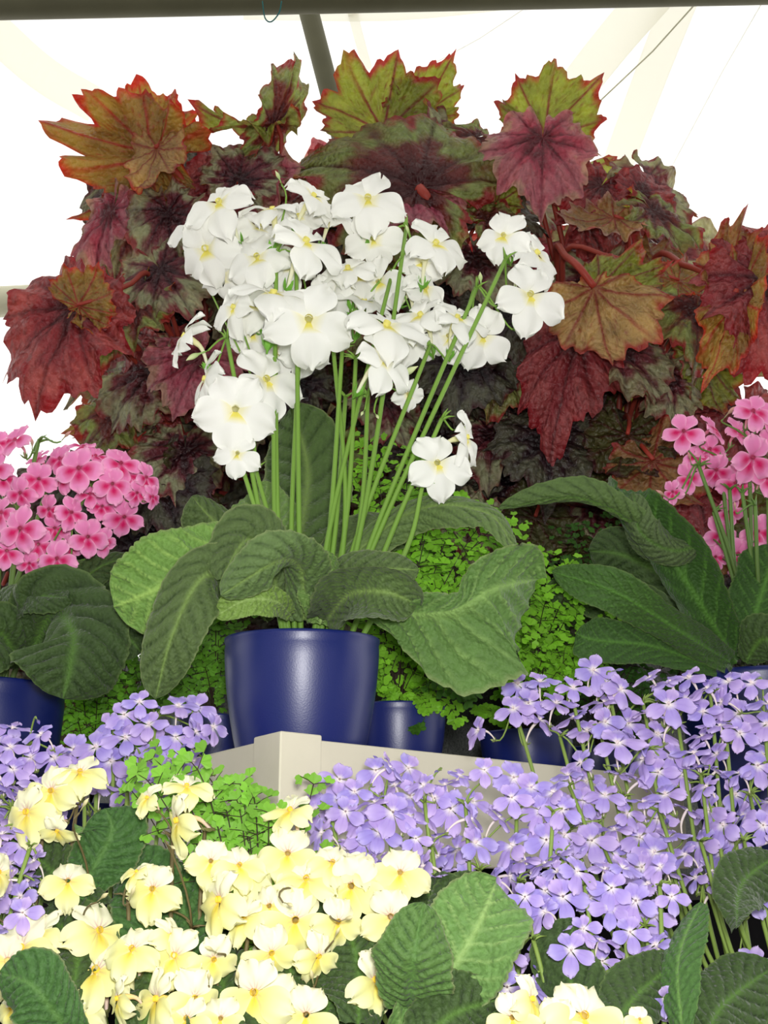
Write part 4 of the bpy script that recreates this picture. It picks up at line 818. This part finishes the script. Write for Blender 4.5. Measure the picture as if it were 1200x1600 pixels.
purple('purple cape primrose spreading below the beige trough wall, right of the corner', 690, .93, [(530, 1215), (600, 1195), (700, 1205), (880, 1215), (890, 1330), (800, 1390), (660, 1370), (520, 1340), (455, 1310), (480, 1270)], 27, .5,
       extra=[(587, 1202, 70, 0, .3), (614, 1268, 84, 0, .2), (540, 1268, 66, .1, -.1), (704, 1262, 84, 0, .2), (757, 1202, 56, 0, .2), (800, 1245, 66, 0, .3), (745, 1315, 76, .5, .5), (650, 1310, 50, 0, 0), (660, 1225, 60, -1, 1), (500, 1300, 70, -1.2, .6)], stems=14, baseY=.83,
       leafs=[([(700, 1480, .84), (690, 1420, .9), (650, 1380, .93)], 50, dict(cols=GD, base=.4)), ([(660, 1500, .82), (720, 1420, .9), (760, 1380, .93)], 50, dict(cols=GD, base=.4))])
purple('purple cape primrose low in front, between the big round leaf and the right stems', 900, .86, [(800, 1400), (900, 1340), (1030, 1350), (1040, 1480), (1010, 1590), (900, 1560), (790, 1560), (770, 1520), (820, 1460)], 29, .6,
       extra=[(792, 1542, 76, -.2, .2), (893, 1483, 82, .1, .5), (965, 1550, 70, 0, .1), (1040, 1560, 56, .4, -.2), (985, 1455, 70, 0, .4), (880, 1400, 86, 0, .2), (820, 1400, 66, -.2, .3), (1050, 1400, 60, .1, .3)], stems=12, baseY=.80, facecam=.5,
       leafs=[([(980, 1640, .78), (930, 1600, .82), (880, 1500, .86), (900, 1440, .88)], 50, dict(cols=GD, base=.4)), ([(940, 1640, .78), (990, 1560, .82), (1060, 1500, .86)], 50, dict(cols=GD, base=.4))])
purple('purple cape primrose on the left, blooming in front of the left trough wall', 190, .98, [(110, 1150), (200, 1095), (310, 1100), (320, 1150), (300, 1200), (220, 1260), (120, 1230)], 27, .5,
       extra=[(195, 1150, 76, 0, .7), (232, 1130, 66, 0, .6), (148, 1165, 80, -.2, .6), (275, 1150, 66, .3, .3), (280, 1100, 66, .4, 1.3), (218, 1095, 60, .2, .6), (170, 1130, 60, -.5, .4), (335, 1135, 60, 1.6, .1)], stems=10, baseY=.84, facecam=.5)
purple('purple cape primrose at the left edge below the pink plant', 10, .94, [(-30, 1150), (60, 1120), (90, 1170), (110, 1240), (60, 1290), (-30, 1260)], 27, .5,
       extra=[(62, 1145, 60, -.7, .7), (15, 1165, 66, -.1, .8), (20, 1200, 60, .2, .5)], stems=8, baseY=.82, facecam=.5)
purple('purple cape primrose at the lower left edge showing between the yellow flowers', 5, .86, [(-30, 1300), (50, 1290), (60, 1350), (50, 1440), (-30, 1460)], 27, .5,
       extra=[(35, 1318, 66, .1, .2), (35, 1425, 66, .1, .3)], stems=5, baseY=.78,)
# ================================================================ yellow cape primroses
ry = random.Random(33)
GY = dict(top=(64, 100, 48), vein=(36, 64, 30), mid=(84, 120, 60), under=(98, 134, 70), uvein=(140, 170, 100), edge=(130, 130, 96))
def yellow(label, px, Y, heads, flowers, leafs, fillpoly=None, fd=60, bY=None):
    p = Vector((*FOOT.pop(0), LOWZ)); root = plant_root('potted_cape_primrose', p, label, 'potted plant', .04, .10, 'black'); cr = p+Vector((0, 0, .09))
    pl = Plant(root, 'yellow', cr, (92, 84, 50), (104, 92, 60), .0018)
    for (x, y) in heads:
        t = P(x, y, Y+.02+(1600-y)*.0002); pl.stalks.append([cr+Vector((ry.uniform(-.03, .03), ry.uniform(-.03, .03), 0)), Vector((cr.x*.3+t.x*.7, cr.y*.3+t.y*.7, cr.z*.55+t.z*.45)), t, .0018, []])
    pts = []
    for (x, y, s_, dx, dz) in flowers:
        if ry.random() < .16: dx = ry.choice((-1.1, 1.1))
        pl.flower(P(x, y, Y-.01+(1600-y)*.0002), S(x, y, Y, s_)*1.1, fv(dx*1.5+ry.uniform(-.35, .35), dz*1.2+ry.uniform(-.2, .35)), ry.uniform(-.15, .15)); pts.append((x, y))
    if fillpoly:
        for (x, y) in scatter(fillpoly, fd, 900, ry):
            if all((x-a)**2+(y-b)**2 > 42**2 for a, b in pts):
                pl.flower(P(x, y, Y+.03+(1600-y)*.0002), S(x, y, Y, ry.uniform(80, 100)), fv(ry.uniform(-1.6, 1.6), ry.uniform(-.7, 1.1)), ry.uniform(-.2, .2))
    for (x, y) in heads[::2]: pl.bud(P(x+ry.uniform(-15, 15), y+10, Y), S(x, y, Y, ry.uniform(24, 36)), fv(ry.uniform(-1, 1), ry.uniform(-.6, .8), .4))
    pl.finish(); leafset(root, leafs); return root
yellow('pale yellow cape primrose at the left edge of the foreground', 90, .82, [(120, 1260), (70, 1270), (140, 1400), (120, 1500), (40, 1500), (20, 1560)],
       [(125, 1203, 90, .1, .5), (78, 1235, 96, -.1, -.1), (38, 1268, 104, -.5, 0), (88, 1300, 66, -.2, -1), (0, 1362, 80, -.2, .1), (106, 1375, 84, .05, .15), (30, 1480, 120, -.1, -.1), (60, 1455, 90, -.6, .3), (12, 1500, 100, .2, 0), (158, 1452, 112, -.4, .4), (148, 1512, 124, -.3, .7), (110, 1578, 104, -.2, .5), (80, 1590, 90, -.5, .2), (15, 1575, 60, -.4, .2)],
       [([(120, 1400, .86), (150, 1350, .88), (175, 1300, .88), (165, 1263, .88)], 56, dict(cols=GY, peak=.6, base=.4)),
        ([(130, 1640, .78), (90, 1590, .76), (50, 1540, .75), (0, 1520, .76)], 54, dict(cols=GY, base=.4, gain=1.3)),
        ([(160, 1420, .86), (100, 1380, .88), (50, 1330, .9), (10, 1310, .9)], 44, dict(cols=GD, base=.4)),
        ([(220, 1500, .84), (230, 1400, .87), (200, 1330, .9)], 60, dict(cols=GY, base=.4)),
        ([(100, 1600, .8), (120, 1480, .84), (60, 1420, .88)], 60, dict(cols=GD, base=.4)),
        ([(200, 1640, .8), (240, 1560, .82), (220, 1480, .84)], 60, dict(cols=GD, base=.4))])
yellow('pale yellow cape primrose in the middle of the foreground mass of flowers', 300, .80, [(270, 1310), (320, 1300), (200, 1400), (300, 1450), (350, 1480), (390, 1450), (340, 1530), (250, 1540), (380, 1530)],
       [(228, 1245, 62, -.5, .1), (292, 1225, 84, .2, .9), (272, 1282, 104, .2, -.1), (330, 1345, 80, .2, .1), (212, 1360, 60, -.5, .8), (237, 1388, 96, -.4, 0), (375, 1350, 86, .4, .2), (338, 1405, 116, 0, .05), (270, 1492, 100, -.4, .2), (205, 1480, 96, -.2, .6), (305, 1560, 90, .2, -.4), (395, 1550, 120, -.2, .1), (270, 1460, 70, -.2, .4), (240, 1560, 104, -.2, .3), (335, 1500, 84, .5, -.3), (345, 1590, 80, 0, .5), (180, 1560, 80, -.4, 0), (290, 1590, 86, 0, .4)],
       [([(300, 1500, .84), (290, 1430, .87), (230, 1350, .9)], 60, dict(cols=GY, base=.4)), ([(320, 1640, .78), (350, 1560, .82), (330, 1480, .85)], 70, dict(cols=GD, base=.4)), ([(380, 1640, .78), (440, 1560, .82), (460, 1490, .85)], 66, dict(cols=GD, base=.4)), ([(300, 1500, .86), (340, 1420, .9), (320, 1360, .92)], 70, dict(cols=GD, base=.4))],
       [(220, 1330), (400, 1330), (420, 1500), (400, 1590), (200, 1590)], 62)
yellow('pale yellow cape primrose of the foreground nearest the large round green leaf', 500, .81, [(440, 1400), (480, 1420), (540, 1430), (420, 1520), (500, 1530), (600, 1480), (520, 1460)],
       [(450, 1332, 100, 0, .15), (452, 1262, 90, -.2, 1.0), (385, 1362, 84, .1, .4), (478, 1370, 100, -.3, .5), (548, 1384, 110, 0, .1), (520, 1345, 84, .2, .7), (625, 1362, 96, .1, 0), (462, 1438, 118, -.1, 0), (610, 1432, 100, -.2, -.1), (425, 1490, 90, .1, -.3), (478, 1585, 100, .1, 0), (425, 1560, 100, -.2, .2), (590, 1530, 108, .6, 0), (500, 1495, 80, .7, -.4), (565, 1350, 80, .1, .8), (420, 1415, 84, -.3, .2), (700, 1590, 60, .6, .3), (380, 1430, 80, -.4, .4), (530, 1440, 84, .4, -.2)],
       [([(640, 1575, .80), (642, 1545, .78), (648, 1490, .765), (662, 1410, .77)], 64, dict(cols=dict(GY, top=(84, 116, 58)), base=.6, peak=.45, gain=1.2)),
        ([(620, 1640, .8), (690, 1540, .8), (745, 1450, .8), (775, 1378, .82)], 78, dict(cols=GY, under=True, base=.4, peak=.6, gain=1.0)),
        ([(560, 1600, .8), (560, 1510, .83), (540, 1440, .85)], 66, dict(cols=GD, base=.4)),
        ([(640, 1660, .76), (700, 1590, .78), (780, 1560, .8)], 60, dict(cols=GD, base=.4)),
        ([(500, 1640, .8), (520, 1560, .83), (600, 1500, .86)], 60, dict(cols=GD, base=.4)),
        ([(500, 1500, .86), (520, 1420, .88), (600, 1390, .9)], 60, dict(cols=GD, base=.4))],
       [(400, 1390), (560, 1400), (560, 1480), (400, 1590)], 62)
yellow('pale yellow cape primrose at the bottom edge below the purple flowers', 880, .74, [(850, 1620), (920, 1630)],
       [(835, 1560, 92, -.2, .3), (915, 1585, 132, 0, .1), (800, 1590, 84, -.4, .1), (1000, 1592, 46, .2, .3), (870, 1600, 90, 0, .3)],
       [([(880, 1680, .72), (840, 1630, .74), (760, 1600, .76)], 50, dict(cols=GD, base=.4))])
